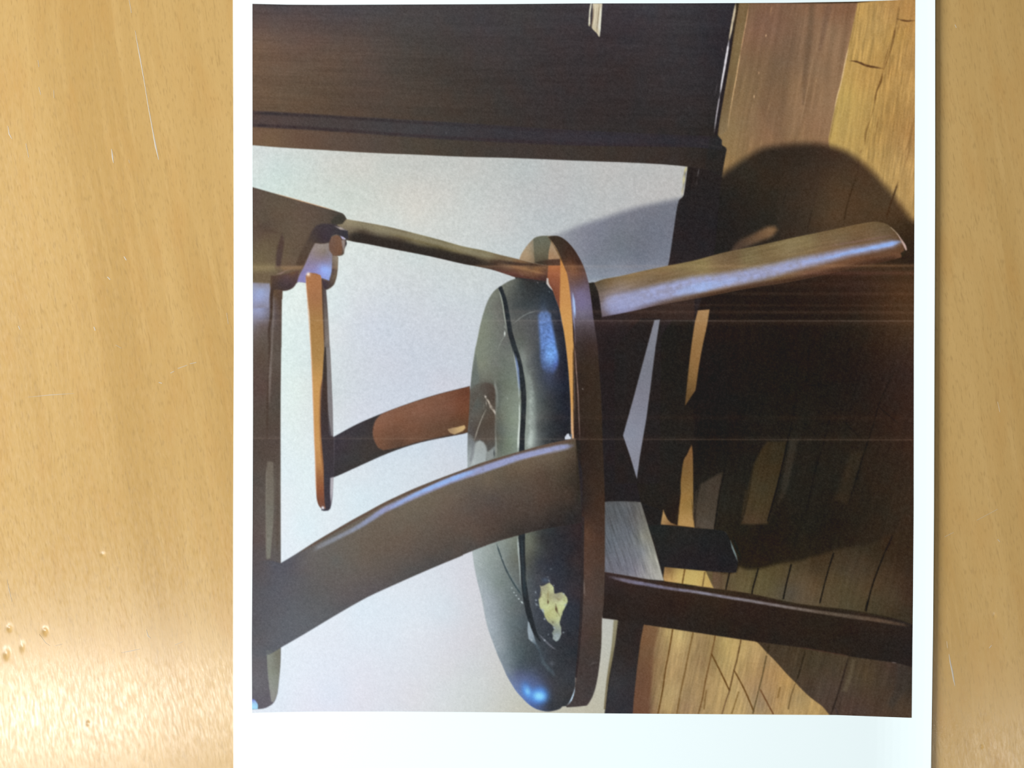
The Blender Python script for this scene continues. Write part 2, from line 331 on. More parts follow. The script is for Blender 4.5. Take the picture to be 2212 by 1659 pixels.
    line('S 685,1180 650,1380', 3.4, (112, 84, 44), taper=False); line('S 985,1220 950,1430', 3, (120, 96, 58), taper=False); line('S 500,1190 490,1340', 3, (140, 110, 62), a=.6)
    fill('S 990,1190 1100,1200 1095,1400 1040,1290', (98, 88, 60), soft=4, a=.8)

    # ---------------- wall
    fill('Z 500,290 1486,358 1480,400 1470,470 1460,530 1442,575 1421,690 1375,1033 1350,1200 1334,1340 1317,1450 1304,1560 500,1560',
         'Z 560,330:212,220,218 700,350:208,212,206 900,370:200,200,194 1100,380:190,194,192 1300,400:190,190,188 1440,400:188,188,186 600,400:208,222,216 750,430:206,212,204 900,450:212,212,204 1050,470:202,206,204 '
         '1200,440:186,190,192 1350,430:186,188,188 760,520:218,226,222 900,550:206,214,212 1020,600:204,212,212 640,650:226,238,234 640,850:224,238,234 660,1000:224,238,240 650,1100:226,238,242 '
         '800,700:208,214,224 900,750:204,210,220 980,680:206,210,216 780,900:212,218,228 850,820:206,210,220 720,850:212,218,220 950,800:204,208,218 830,1040:214,226,234 900,1010:212,222,230 980,950:204,216,228 750,1080:220,232,238 '
         '980,1020:208,214,222 650,1450:228,236,246 750,1400:224,232,242 900,1350:222,230,238 700,1520:226,230,242 850,1500:222,224,232 950,1280:216,224,232 1000,1250:212,216,224 1000,1400:212,214,220 1050,1500:206,210,208 '
         '1120,1530:196,196,184 1010,1480:210,214,214 950,1530:216,220,222 1310,1380:190,190,180 1300,1480:190,188,172 1280,1532:188,186,168 1320,1345:188,188,180', soft=2.2, label=WALL, s=26)
    wm = (LAB == WALL).astype(np.float32)
    n = vnoise(XX / 5, YY / 5, 41) * .5 + vnoise(XX / 2.6, YY / 2.6, 42) * .5
    soften = np.clip((1500 - YY) / 900, .35, 1)
    IMG[:] += (wm * n * .038 * soften)[..., None]
    n = vnoise(XX / 60, YY / 60, 43)
    IMG[:] += (wm * n * .008)[..., None] * np.array((1, -.3, -.6), np.float32)
    # shadow on the wall
    wsh = fill('E 860,600 1000,545 1130,492 1330,430 1560,352 1800,292 2100,235 2100,900 1200,1045 900,900',
               'E 950,570:160,160,166 1100,560:146,146,156 1300,500:138,138,150 1600,420:132,132,142 1900,330:128,128,138 1200,700:138,138,150 1500,650:124,128,136 1850,550:124,126,138 1300,850:130,134,144 1700,800:122,124,136 '
               '1250,980:150,156,168 1500,930:146,150,162 1800,890:138,140,152', soft=20, clip=wm, keep=True, s=16)
    IMG[:] *= 1 - wsh[..., None] * np.array((.09, .07, .06), np.float32)
    IMG[:] += (wsh * (vnoise(XX / 3, YY / 3, 44)) * .02)[..., None]
    # ---------------- skirting board and door frame
    fill('Z 1486,355 1483.7,375 1476.5,422 1466,434 1456.6,488 1444,572 1421,690 1375,1033 1350,1200 1334,1340 1304,1560 1366,1560 1370,1500 1390,1351 1432,1254 1450,1000 1500,700 1540,560 1556,404 1560,375 1568,319 1540,300',
         'Z 1520,400:40,37,38 1500,500:38,36,40 1470,600:46,40,42 1440,750:38,34,36 1400,900:34,30,30 1400,1050:32,31,32 1360,1300:44,40,38 1350,1400:46,41,40 1340,1500:50,50,56 1330,1480:56,56,60 1380,1380:46,40,40', soft=2.2, label=FRAME)
    line('C 45,1600 30,1690', 1.8, (120, 118, 122), a=.8); line('C 30,1690 15,1790', 1.5, (90, 84, 86), a=.5)
    line('C -20,1610 -60,1860', 5, (26, 24, 26), a=.5, soft=4)
    line('C -80,1600 -110,1820', 3.5, (60, 56, 56), a=.6, soft=3)
    line('E 2118,0 2105,120', 5.5, (196, 190, 150)); line('E 2105,120 2090,230', [5, 3], (176, 166, 128), a=[1, .3]); line('B 2140,1585 2118,1659', 5.5, (198, 190, 146)); line('B 2128,1620 2100,1700', 1.5, (120, 110, 80), a=.6)
    fill('K 1440,950 1482,950 1450,1200 1380,1600 1360,1800 1345,1800 1375,1500 1420,1200', 'K 1450,1000:142,136,110 1420,1300:132,124,96 1370,1600:120,110,84', soft=3)
    # ---------------- dark cabinet door along the top
    dm = fill('Z 500,-30 1591,-30 1588,7 1584,60 1578,120 1566,190 1549,292 1559,303 1559,316 1570,322 1560,372 1486,360 1400,353 1249,347 1100,341 1000,338.5 900,334 800,330 700,324 600,318 540,313',
              'Z 550,60:96,80,74 560,100:110,88,72 600,150:102,84,70 650,180:96,80,66 600,200:100,82,66 660,90:98,80,72 720,120:92,78,68 720,200:88,74,62 780,80:84,74,70 800,160:84,72,66 780,220:82,70,62 860,120:74,68,64 880,200:74,66,60 '
              '960,120:66,62,60 980,200:66,60,56 600,30:88,78,78 750,30:76,72,76 900,30:72,70,72 1050,60:66,62,66 1060,150:62,58,58 1060,220:60,56,54 1200,60:62,58,62 1200,150:56,52,54 1180,220:56,52,54 1350,60:58,54,60 1350,150:54,50,52 '
              '1350,220:52,48,50 1480,60:58,56,60 1480,150:54,52,56 1500,250:50,48,50 1560,100:46,44,50 1530,280:44,42,42 1120,20:64,64,66 1400,20:62,60,66 600,15:70,66,70', soft=2.2, label=DOOR, keep=True, s=26)
    grain(dm, math.radians(2.5), 90, 3.2, .05, 51); grain(dm, math.radians(1), 150, 7, .05, 52)
    fill('Z 540,274 726,284 884,296 1000,303 1249,314 1500,318 1560,325 1562,372 1486,360 1400,353 1249,347 1100,341 1000,338.5 900,334 800,330 700,324 600,318 540,313',
         'Z 560,285:112,88,70 580,305:114,92,70 640,300:100,80,66 720,310:92,76,66 800,315:82,72,66 900,320:74,68,60 1000,325:68,62,56 1100,332:64,58,56 1300,335:60,54,50 1450,345:56,50,48 1530,345:46,42,40', soft=5, clip=dm, label=FRAME)
    fill('Z 540,238 726,250 1000,266 1249,282 1500,293 1560,296 1560,325 1500,318 1249,314 1000,303 884,296 726,284 540,274', 'Z 560,255:82,68,66 700,265:70,64,64 900,280:64,64,68 1100,290:56,54,60 1300,300:54,52,60 1500,308:48,46,52', soft=5, clip=dm, label=FRAME)
    line('Z 545,244 640,248 726,253 860,262 1000,270 1125,278 1249,286 1500,296 1550,298', 6, a=[.8, .7, .65, .6, .5, .45, .35, .3], clip=dm, soft=7, col=(50, 44, 48), rough=.5)
    line('Z 545,270 640,275 726,281 884,292 1000,299 1249,311 1500,315', 6, a=[.9, .8, .65, .55, .5, .4, .3], clip=dm, soft=7, col=(52, 42, 46), rough=.5)
    line('Z 962,288 966,287', 3, (110, 110, 114), a=.6)
    line('C 395,30 375,160 330,390', [3.5, 5, 4], (212, 196, 164), a=[.9, 1, 1]); line('C 330,390 300,580 270,750 245,900', [3.6, 4.6, 4, 3], (222, 218, 222), a=1); line('C 245,900 215,1080 188,1275', [2.6, 3, 1.6], (176, 170, 176), a=[1, 1, .6])
    line('C 262,450 270,490', 3, (110, 96, 96), a=.5); line('C 225,770 195,920', 2, (110, 104, 110), a=.4)
    fill('C 400,30 430,30 370,400 300,830 225,1290 195,1290 265,830 345,400', (40, 36, 40), soft=3, clip=dm)
    fill('C 150,1300 225,1290 262,1340 260,1400 300,1412 280,1560 265,1700 100,1600', (40, 40, 40), soft=5, a=.6)
    line('C 0,1360 300,1415', 4, (66, 62, 62), a=.3, soft=5)
    # pale metal pull on the door
    line('B 1226,32 1212,130 1208,240', [3.4, 3, 4], (220, 216, 196), label=KNOB); line('B 1212,232 1213,248', 3, (130, 120, 84))
    fill('B 1240,32 1332,32 1322,160 1306,350 1296,350 1282,322 1245,285 1232,262 1240,150', 'B 1262,60:222,212,184 1300,60:204,192,164 1262,200:214,204,176 1270,280:196,184,152 1300,250:220,216,204', soft=2, label=KNOB, s=6)
    line('B 1252,40 1238,250', 2.6, (92, 72, 58), a=.6); line('B 1304,40 1288,200 1278,318', 1.8, (112, 96, 72), a=.8); line('B 1282,50 1266,280', 1.4, (160, 144, 116), a=.6); line('B 1322,40 1305,345', 3, (232, 232, 214))
    line('B 1238,180 1226,262', 2.4, (96, 76, 62), a=.5)
    # ---------------- chair: under the seat, all dark
    fill('E 1230,1040 1300,1040 1400,1300 1500,1300 1850,1220 2212,1150 2212,1400 1885,1395 1830,1400 1765,1659 H 1640,450 1530,840 1600,1050 1660,1255 1700,1480 1690,1500 1340,1500 1290,700 1240,-100',
         'E 1400,1420:48,39,42 1700,1340:52,41,38 1400,1600:38,33,35 1700,1550:38,33,35 2000,1330:56,44,40 H 1350,300:38,32,34 1550,300:36,30,32 1400,800:36,33,36 1500,1000:38,34,38 1550,1300:36,34,38 1400,1350:36,34,36', soft=3, label=RAIL)
    fill('E 2000,1400 2212,1400 H 2180,0 2120,560 2200,560 2200,900 2085,1100 2070,1500 1950,1659 1890,1560 1700,1480 1660,1255 1720,870 1790,400 1840,0', 'H 1950,300:34,32,30 1900,800:36,34,32 1900,1200:36,35,34 1800,1400:36,34,32 2000,1600:38,32,28', soft=4)
    fill('E 1700,1385 1895,1385 H 1880,1300 1450,1300 1450,0', (37, 34, 35), soft=3, sharp=True, label=RAIL)
    fill('S 365,285 385,340 430,430 480,480 560,510 600,525 330,505 330,480', 'S 365,400:178,142,92 440,490:140,108,72 540,515:110,84,56', soft=3, s=8, sharp=True)
    # sliver of skirting seen under the seat
    fill('E 1830,1400 1882,1395 1840,1660 H 1790,400 1750,700 1720,870 1690,1050 1662,1258 1600,1050 1530,845 1640,450 1760,0', 'E 1850,1500:128,130,140 H 1780,200:118,120,130 1700,500:126,126,138 1620,850:136,140,154 1650,1100:134,136,148', soft=2.4, label=WALL, sharp=True)
    # grey block of the rear rail
    gb = fill('H 1340,1484 1400,1474 1640,1476 1700,1482 1755,1659 K 1830,250 1920,572 1700,552 1340,490 1340,0',
              'H 1420,1580:92,96,100 1600,1560:88,90,94 1720,1580:112,110,104 K 1450,100:94,100,106 1600,100:98,102,110 1730,150:134,132,120 1500,300:104,108,116 1700,300:116,120,126 1800,350:156,156,146 1480,450:104,106,116 1650,470:124,122,132 1850,520:166,164,156',
              soft=2.6, label=STRETCH, keep=True, s=8)
    grain(gb, math.radians(72), 34, 2.4, .17, 61)
    for q in ('K 1700,360 1745,520', 'K 1560,420 1590,500', 'K 1640,120 1690,230', 'K 1450,350 1500,460'): line(q, 2, (64, 68, 78), a=.5, clip=gb, soft=2)
    # rear leg
    fill('S 140,520 400,515 800,555 1120,580 1270,605 1310,640 1365,740 1430,900 1480,1060 1470,1140 1455,1220 1380,1225 900,1190 330,1132 260,850 150,560', 'S 400,700:36,38,38 700,700:38,38,38 700,1000:38,36,40 1200,1000:34,34,38 1300,750:32,34,36', soft=2.6, label=LEG_S)
    line('S 1365,740 1400,850 1440,950 1478,1060', [3, 4, 4, 3], (112, 128, 128)); line('S 1275,600 1320,650', 2, (74, 74, 72), a=.7); line('S 1400,700 1490,920 1520,1040', 4, (22, 34, 36), a=.7, soft=5)
    # front leg running out of the picture
    lf = fill('K 1350,488 1700,548 2212,640 L 0,625 500,690 1000,795 1500,855 1900,930 2120,1005 2120,1410 2080,1400 1940,1362 1480,1295 1000,1210 500,1142 0,1065 K 1900,1015 1730,992 1480,950 1335,932 1300,700',
         'K 1400,560:56,48,52 1400,750:44,38,38 1450,880:46,42,42 2000,620:60,48,42 2000,800:46,38,36 2000,950:46,42,42 L 300,680:58,48,38 400,820:50,40,37 300,1000:44,40,36 700,850:48,40,37 900,1000:46,40,36 1300,900:46,42,36 1500,1050:42,36,34 1600,930:54,44,38 1400,1200:46,42,38 '
         '1900,1200:42,40,40 2050,1200:42,40,42', soft=2.8, label=LEG_F, s=12, keep=True); desat(lf, .1); IMG[:] *= 1 - lf[..., None] * np.array((.06, .12, .17), np.float32)
    line('K 1380,530:112,108,122 1550,570:126,122,142 1700,598:122,118,140 2000,650:126,122,142 L 0,678:134,130,142 250,720:130,126,138 500,760:132,126,130 750,802:130,122,122 1000,843:126,116,110 1250,880:104,92,80 1500,915:98,86,74 1750,950:98,80,66 2000,995:92,74,60 2085,1015', [4, 8, 8, 6, 6, 6, 6, 6, 6, 7, 8, 8, 6, 5], a=[.3, .85, .85, .8, .95, .9, .9, .85, .85, .8, .85, .85, .6, .3], soft=4.5)
    line('L 0,640 500,705 1000,800 1500,860 1900,930', 4, (50, 44, 32), a=.6); line('L 1880,1352 1940,1360', 2, (130, 118, 116), a=.8)
    line('L 1000,1208 1480,1293', 3, (84, 60, 50), a=.5)
    # ---------------- right rear leg: large turned leg
    lg = fill('E 1255,1042 1339,1010 1500,980 1740,925 1960,880 2212,830 F 100,803 300,750 600,690 900,622 1200,560 1430,512 1600,477 1720,460 1800,468 1870,505 1930,570 1975,640 2002,700 2000,760 1970,803 1800,842 1500,905 1150,985 900,1035 500,1098 150,1168 0,1195 E 2100,1215 1850,1262 1600,1318 1325,1372 1310,1250 1290,1130',
              'E 1300,1080:96,84,68 1400,1050:122,102,76 1600,1000:136,114,82 1900,920:124,104,72 2150,880:130,114,78 F 200,800:120,100,74 100,880:138,124,84 400,780:108,90,66 500,820:124,112,80 700,720:118,102,72 900,700:138,122,88 1200,600:118,98,70 1100,680:130,114,80 1400,560:120,98,68 '
              '1400,650:120,102,78 1600,500:112,90,62 1700,560:112,92,68 1850,520:98,82,60 1750,640:118,98,78 E 1400,1200:146,134,140 1500,1250:142,144,182 F 0,1150:110,92,80 300,1140:130,100,70 600,1080:118,96,78 800,1040:124,98,68 1100,980:110,78,62 1400,880:112,78,56 1700,840:96,64,46 1900,760:104,74,54 E 1400,1350:110,100,112 1800,1260:100,86,88',
              soft=2.6, label=LEG_R, keep=True, s=9)
    grain(lg, math.radians(-13), 60, 4, .07, 71)
    line('E 1330,1280 1450,1250 1600,1215 1800,1160 2000,1110 2212,1060 F 250,1028 500,980 750,925 1000,860 1250,805 1500,748 1750,700 1960,655', [34, 38, 37, 36, 35, 34, 33, 30, 28, 25, 22, 18, 15, 13, 12], a=[.5, .75, .85, .9, .9, .9, .9, .9, .9, .9, .9, .95, 1, 1, 1],
         col=(158, 164, 202), soft=17, clip=lg)
    line('E 2000,1150 2212,1100 F 100,1080 250,1050 500,985', [10, 20, 20, 12, 5], (160, 180, 226), a=[.3, .8, .9, .6, .2], soft=10, clip=lg)
    line('F 1000,850 1250,810 1500,750 1750,700 1965,650', [3, 5, 7, 8, 9], (148, 178, 234), a=[.2, .5, .8, .9, 1], soft=6, clip=lg)
    line('F 1300,690 1550,650 1900,590', 3, (132, 104, 96), a=.6, soft=5, clip=lg)
    grain(lg, math.radians(-13), 26, 2.6, .05, 73)
    line('E 1800,1290 2212,1195 F 0,1195 150,1166 500,1094 900,1030 1150,980 1500,900 1800,840 1960,806', [8, 10, 10, 12, 14, 14, 14, 14, 14, 12], (66, 48, 38), a=[.3, .6, .8, .9, .9, .9, .9, .9, .9, .8], soft=12, clip=lg, rough=.05)
    line('F 1878,515:140,120,98 1930,565:150,130,108 1965,615:176,150,138 2005,680:196,168,160 2022,725:186,158,146', [2, 2, 3, 5, 4], taper=False)
    fill('F 2010,735 2022,735 2010,790 1985,800 1970,760', (46, 40, 30), soft=3)
    fill('E 1198,1045 1250,1040 1270,1085 1295,1150 1312,1250 1328,1370 1325,1400 1236,1400 1228,1250 1212,1140', 'E 1230,1080:44,40,34 1260,1200:34,32,34 1280,1350:40,34,34', soft=2.6, label=RAIL)

    # ---------------- chair back, far arm
    ab = fill('G 940,880 970,860 1200,735 1440,632 1700,535 1950,455 2212,388 H 65,372 80,600 60,850 45,815 G 2212,828 1800,912 1500,1012 1200,1145 975,1245 900,1260 880,1000',
              'G 1000,950:58,54,64 1100,850:58,56,64 1250,760:56,54,60 1350,700:56,52,54 1150,1050:58,56,58 1300,950:62,56,54 1050,1180:54,54,58 1330,1040:58,56,56', soft=2.2, label=ARM_B, keep=True)
    fill('G 1445,632 1700,535 1950,455 2212,388 H 65,372 80,600 45,815 G 2212,828 1900,885 1650,950 1450,985 1400,960 1360,880 1350,800 1370,715 1400,670',
         'G 1420,750:132,92,72 1500,650:130,94,76 1450,850:112,80,62 1420,930:116,84,66 1600,700:124,86,66 1700,900:106,78,62 1800,600:130,92,74 2000,500:124,86,68 2100,600:116,80,64 1900,750:106,78,62 2150,420:112,74,56 2150,700:96,70,54 1600,950:84,66,56 H 20,450:104,66,50 30,600:112,72,52 20,750:92,66,48 -400,300:110,84,64', soft=4, clip=ab, s=9)
    line('G 960,1246 1200,1143 1500,1010 1800,908 2212,822', 4, (58, 56, 58), a=[.3, .4, .6, .7, .6], soft=4, clip=ab)
    fill('G 2065,785 2110,772 2150,765 2200,752 H 15,745 25,770 0,800 G 2190,810 2130,835 2085,815', 'G 2100,790:160,132,100 2160,800:196,166,120 H 5,770:206,174,122', soft=3, clip=ab)
    grain(ab, math.radians(-18), 80, 5, .04, 81)
    # spindle
    rd = fill('D 1040,425 1300,470 1500,508 1750,570 2000,635 2212,695 E 200,735 330,770 540,820 690,858 820,880 815,960 800,1050 650,1035 520,998 300,925 150,890 0,862 D 1900,790 1500,712 1300,672 1105,635 960,560',
              'D 1150,480:150,138,112 1400,530:138,128,104 1800,620:136,128,98 2150,710:132,124,92 1250,570:58,50,44 1300,640:40,38,38 1600,660:56,48,42 1600,710:40,38,36 2000,760:50,44,34 2000,790:38,34,32 E 50,730:130,122,92 50,800:66,56,44 50,850:46,42,38 250,790:126,116,88 300,850:74,58,46 300,900:88,64,56 450,830:124,108,84 '
              '500,880:116,82,60 500,960:88,62,54 650,880:64,54,46 700,920:140,100,66 750,970:90,62,50 750,1020:66,46,48 600,900:132,98,68', soft=2.2, label=ROD, keep=True, s=7)
    line('D 1105,455 1500,540 2212,730 E 300,795', 6, (140, 132, 104), a=.5, soft=8, clip=rd); line('D 1500,570 2212,755', 5, (88, 76, 44), a=.6, soft=5, clip=rd); line('D 1150,620 1600,705 2212,845 E 100,868', 8, (38, 34, 34), a=.8, soft=7, clip=rd)
    line('D 1110,598 1300,634 1500,672 1850,748 2212,818 E 100,845 250,880 400,905', [20, 22, 22, 21, 20, 19, 17, 12], (46, 41, 38), a=[.9, .9, .9, .9, .85, .8, .6, .2], soft=9, clip=rd)
    line('D 1120,476 1500,556 1850,632 2212,735 E 200,778 400,820', [12, 14, 14, 12, 11, 8], (142, 134, 108), a=[.5, .6, .6, .6, .6, .2], soft=9, clip=rd)
    line('E 240,830 400,848 540,866 680,876 810,884', [6, 7, 7, 6, 5], (62, 50, 44), a=[.3, .8, .9, .9, .7], soft=5, clip=rd); line('E 300,915 450,955 600,1000 790,1035', [5, 6, 8, 8], (86, 56, 50), a=[.5, .8, .8, .8], soft=5, clip=rd); line('E 420,880 600,915 790,960', [3, 5, 5], (150, 112, 78), a=[.3, .7, .6], soft=5, clip=rd)
    # top rail block, upper left
    bk = fill('D 190,126 350,172 500,215 800,300 1040,372 1075,392 1100,432 1060,480 1000,492 1110,545 1120,640 1098,636 1085,700 1075,765 1060,780 1010,790 1020,800 1012,950 985,1050 950,1090 905,1112 860,1110 850,1060 640,1035 620,1050 590,1090 540,1115 490,1122 487,1200 190,1200',
              'D 300,250:94,80,66 500,300:96,82,66 700,350:96,80,68 900,380:88,76,66 1000,400:76,68,60 300,450:94,80,64 500,500:98,82,66 650,550:100,84,68 650,700:98,82,66 560,750:100,86,68 300,650:102,88,66 280,800:112,98,70 560,880:106,86,68 700,450:98,80,66 220,250:92,74,66 240,600:96,78,66 330,500:84,68,58',
              soft=2.4, label=BACK, keep=True, s=10)
    desat(bk, .15)
    IMG[:] += (bk * vnoise(XX / 1.7, YY / 1.7, 83) * .012)[..., None]
    line('D 400,186 600,243 900,328 1000,358', 1.6, (206, 156, 112), a=[.3, .8, .7, .3])
    fill('D 1000,400 1060,382 1100,432 1060,480 960,490 950,450', (62, 60, 54), soft=6, clip=bk)
    fill('U 1080,430 1200,400 1400,420 1480,470 1640,520 1680,660 1560,650 1440,585 1340,610 1300,700 1220,725 1060,720 1000,830 900,1020 870,1100 740,1080 800,920 870,780 960,620 1010,520', 'U 1250,500:62,54,62 1200,620:60,50,60 1400,530:60,56,62 1550,570:52,52,60 980,750:82,70,60 900,900:82,68,58 820,1050:82,66,54 1100,660:62,56,56', soft=6, s=7, clip=bk)
    fill('U 1060,720 1180,730 1280,715 1340,850 1340,1040 1330,1180 1290,1330 1180,1290 900,1380 760,1355 800,1250 880,1100 990,850', 'U 1150,780:152,142,136 1100,900:140,126,122 1200,850:132,118,106 1150,980:138,124,136 1000,1050:140,130,156 1250,1020:136,126,152 900,1180:136,130,176 1050,1120:138,130,172 850,1320:140,134,184 1200,1120:148,166,230 1250,1180:152,176,238 1150,1200:144,150,212 1280,1250:142,160,214', soft=3.5, s=6, clip=bk)
    glow('U 1230,1160', 12, 8, (152, 178, 242), .8, .3, clip=bk)
    fill('U 1330,610 1400,585 1450,600 1490,660 1505,760 1500,880 1470,915 1430,915 1380,960 1340,900 1290,830 1290,720', 'U 1400,650:122,92,74 1400,780:116,84,66 1350,850:110,84,70 1450,880:112,82,64 1350,700:110,84,72', soft=3, s=7, clip=bk)
    line('U 1320,640 1340,605 1400,583 1450,592', 2, (120, 116, 104), a=.7)
    line('U 1470,600 1520,640 1555,665', [3, 5, 3], (190, 184, 220)); line('U 1530,640 1560,650', 2.5, (226, 230, 240)); fill('U 1490,680 1520,660 1550,680 1540,780 1520,860 1505,760', (146, 132, 126), soft=3); line('U 1555,660 1565,720 1545,800', [3, 4, 2], (64, 62, 66))
    fill('U 1340,920 1400,925 1440,920 1430,1080 1410,1250 1370,1400 1250,1475 1180,1470 1160,1300 1240,1330 1290,1335 1330,1200', 'U 1400,980:142,128,112 1400,1100:126,110,92 1370,1250:116,102,84 1330,1380:80,68,62 1250,1430:64,56,60 1200,1360:66,54,66 1350,1150:72,58,60', soft=3, s=6, clip=bk)
    fill('U 340,1250 470,1240 800,1160 760,1370 690,1450 600,1490 530,1495 380,1500 320,1560', 'U 420,1280:84,64,54 600,1280:88,68,72 750,1230:84,64,64 500,1400:66,56,60 650,1380:70,58,62 480,1480:70,56,50 700,1200:106,80,56', soft=4, s=8, clip=bk)
    fill('U 520,560 550,640 550,760 520,960 500,1100 420,1100 430,900 460,740', 'U 510,700:76,60,54 470,950:74,60,58', soft=6, clip=bk, a=.9)
    line('U 80,500 200,440 340,520 500,560', [6, 12, 8, 4], (82, 68, 58), a=.5, soft=8, clip=bk)
    line('U 440,1220 500,1210 560,1180 700,1110', [4, 5, 3, 2], (150, 124, 118), a=[1, .9, .5, .3]); fill('U 500,1100 860,1090 840,1140 540,1170', (148, 118, 84), soft=8, a=.5, clip=bk)
    fill('U 40,1050 400,1060 420,1180 40,1190', (136, 124, 90), soft=14, a=.6, clip=bk)
    line('D 350,1150 390,1000', 4, (104, 86, 60), a=.6, soft=4)
    line('D 985,502 1040,522 1105,544', [3, 5, 4], (168, 156, 150))
    # long vertical band at the left
    bd = fill('D 190,1110 485,1112 482,1200 478,1659 G 476,0 470,500 470,1200 471,1659 J 472,405 472,1212 466,1400 440,1659 M 640,600 618,690 580,760 520,805 450,835 360,845 270,850 G 190,1659 190,0',
              'D 300,1130:140,126,122 280,1250:152,164,206 280,1350:142,144,172 280,1450:106,94,92 280,1600:94,84,76 400,1150:92,74,58 430,1300:86,72,68 430,1600:88,78,72 G 280,100:86,72,62 280,400:84,68,64 420,100:92,84,78 430,500:78,72,66 280,700:82,72,64 300,1000:78,68,62 280,1300:82,76,72 430,900:80,70,66 420,1300:98,90,82 '
              'J 260,200:88,78,78 420,200:98,92,86 300,450:88,84,88 260,700:88,88,94 400,900:88,90,100 250,1000:88,88,94 260,1300:98,98,104 250,1600:102,102,108 M 350,500:108,106,112 400,750:98,96,106', soft=2.2, label=BAND, keep=True, s=11)
    fill('D 190,1040 365,1050 372,1110 360,1200 355,1280 190,1290', 'D 280,1060:140,132,138 280,1120:156,172,214 260,1200:154,164,206 280,1270:134,130,146', soft=5, clip=np.maximum(bd, bk), s=8)
    line('D 400,1060 385,1150 380,1350 360,1500 365,1659 G 360,200 345,500 340,900', [8, 7, 6, 5, 5, 5, 4, 4], (64, 50, 42), a=[.8, .9, .9, .8, .7, .6, .6, .3], soft=4, clip=np.maximum(bd, bk))
    line('D 402,1150 400,1350 385,1659 G 370,250 360,560', [2, 3, 4, 6, 4], (124, 114, 108), a=[.5, .7, .7, .8, .4], soft=4, clip=bd)
    fill('G 345,1090 400,1100 405,1400 400,1659 J 380,250 372,360 335,365 328,0 G 328,1300', 'G 360,1200:112,104,94 350,1600:116,112,102 J 350,200:124,122,112', soft=4, clip=bd)
    line('G 335,1110 330,1659 J 332,340', 2, (126, 120, 110), a=.7, clip=bd)
    line('G 440,1100 440,1659 J 440,300', 5, (84, 74, 68), a=.6, soft=6, clip=bd)
    fill('J 335,1240 470,1215 468,1400 440,1659 M 620,680 580,750 550,740 525,560 J 360,1600 345,1420', 'J 360,1300:142,146,136 430,1280:118,118,106 400,1450:134,138,124 440,1400:124,124,114 420,1600:140,144,136 M 580,400:142,146,136 560,650:146,146,142', soft=3, s=8, clip=bd)
    fill('M 270,705 310,712 345,745 366,790 362,845 270,850', 'M 300,770:176,230,252 350,800:160,214,246 290,715:120,120,200', soft=2.2, clip=bd)
    line('M 280,712 320,712 350,745', 1.6, (110, 116, 190), a=.6, clip=bd)
    IMG[:] += (bd * vnoise(XX / 1.9, YY / 1.9, 84) * .014)[..., None]
    # slat seen edge on: orange wood with its dark far side
    fill('D 860,1000 885,1100 905,1110 920,1300 940,1659 G 955,300 968,600 972,850 985,900 978,1200 972,1300 965,1440 945,1540 925,1562 880,1564 840,1520 840,800',
         'D 890,1150:86,76,76 900,1400:110,102,98 930,1600:132,124,118 G 900,200:52,46,46 940,300:126,120,120 950,600:126,122,124 900,600:60,52,54 900,900:58,54,64 900,1200:62,58,66 920,1450:58,56,68 960,1350:176,172,178', soft=2.4, label=SLAT, s=6)
    fill('G 890,0 905,0 918,500 930,840 975,860 980,1230 945,1250 940,1540 900,1562 860,1560 850,800', 'G 900,100:58,52,50 890,400:62,50,46 900,800:60,52,56 920,1100:58,56,64 910,1400:58,56,66', soft=2.6)
    fill('G 905,0 942,0 958,350 972,840 955,848 925,600 915,300', 'G 925,100:130,124,122 945,500:128,124,126', soft=2.4); fill('G 946,1250 976,1245 970,1350 952,1500 944,1400', (176, 172, 178), soft=2.4)
    os_ = fill('D 710,985 725,955 750,948 800,955 850,970 860,1000 870,1300 885,1659 G 880,100 868,300 855,400 850,600 853,800 868,1000 880,1150 884,1350 890,1480 900,1540 860,1545 828,1500 812,1420 800,1050 790,850 775,350 760,0 D 745,1350 728,1200',
               'D 760,1050:172,118,78 800,1200:160,112,76 800,1400:164,124,74 820,1600:166,128,76 G 820,100:168,130,76 820,300:196,150,88 815,500:200,150,88 820,700:196,146,86 825,900:200,150,90 840,1100:190,138,84 845,1250:150,100,64 845,1400:134,82,58 860,1500:112,74,60', soft=2.4, label=SLAT, keep=True, s=7)
    line('D 712,1000 730,1250 755,1600 G 765,100 785,600 798,1000 812,1400', 2.2, (222, 164, 124), a=.6, soft=2.2)
    glow('U 950,1225', 4, 4, (255, 240, 225)); line('U 985,1215 1080,1225 1140,1260', 3, (150, 100, 66), a=.8, soft=3)
    line('D 868,1000 890,1659', 2.4, (70, 50, 36), a=.6, soft=2.4); line('G 870,300 852,450 848,700 858,950 880,1200', 4, (112, 72, 50), a=.5, soft=4)
    glow('G 873,1535', 3.2, 3.2, (240, 246, 255))
    # ---------------- seat: hoop, far part
    rg = fill('E 535,830 560,765 600,705 645,650 690,612 740,597 800,594 900,598 960,650 1030,820 1060,1000 1080,1200 1090,1500 1090,1659 H 1080,0 1065,300 1068,600 1066,870 1035,872 1025,500 1005,220 980,0 E 960,1500 925,1310 880,1185 830,1085 798,1058 808,960 815,880 690,858 540,822',
              'E 600,750:172,150,120 640,800:166,142,112 640,680:160,144,120 740,640:104,104,90 740,740:104,104,88 740,820:88,82,68 870,720:168,142,112 850,790:160,128,98 850,850:78,58,50 900,850:84,60,50', soft=2.2, label=RING, keep=True, s=6)
    fill('E 672,620 700,607 740,597 800,594 845,640 838,690 822,740 816,830 830,880 690,858 680,760', 'E 740,650:104,106,92 740,750:108,106,88 750,830:84,78,64', soft=2.2, clip=rg, s=6)
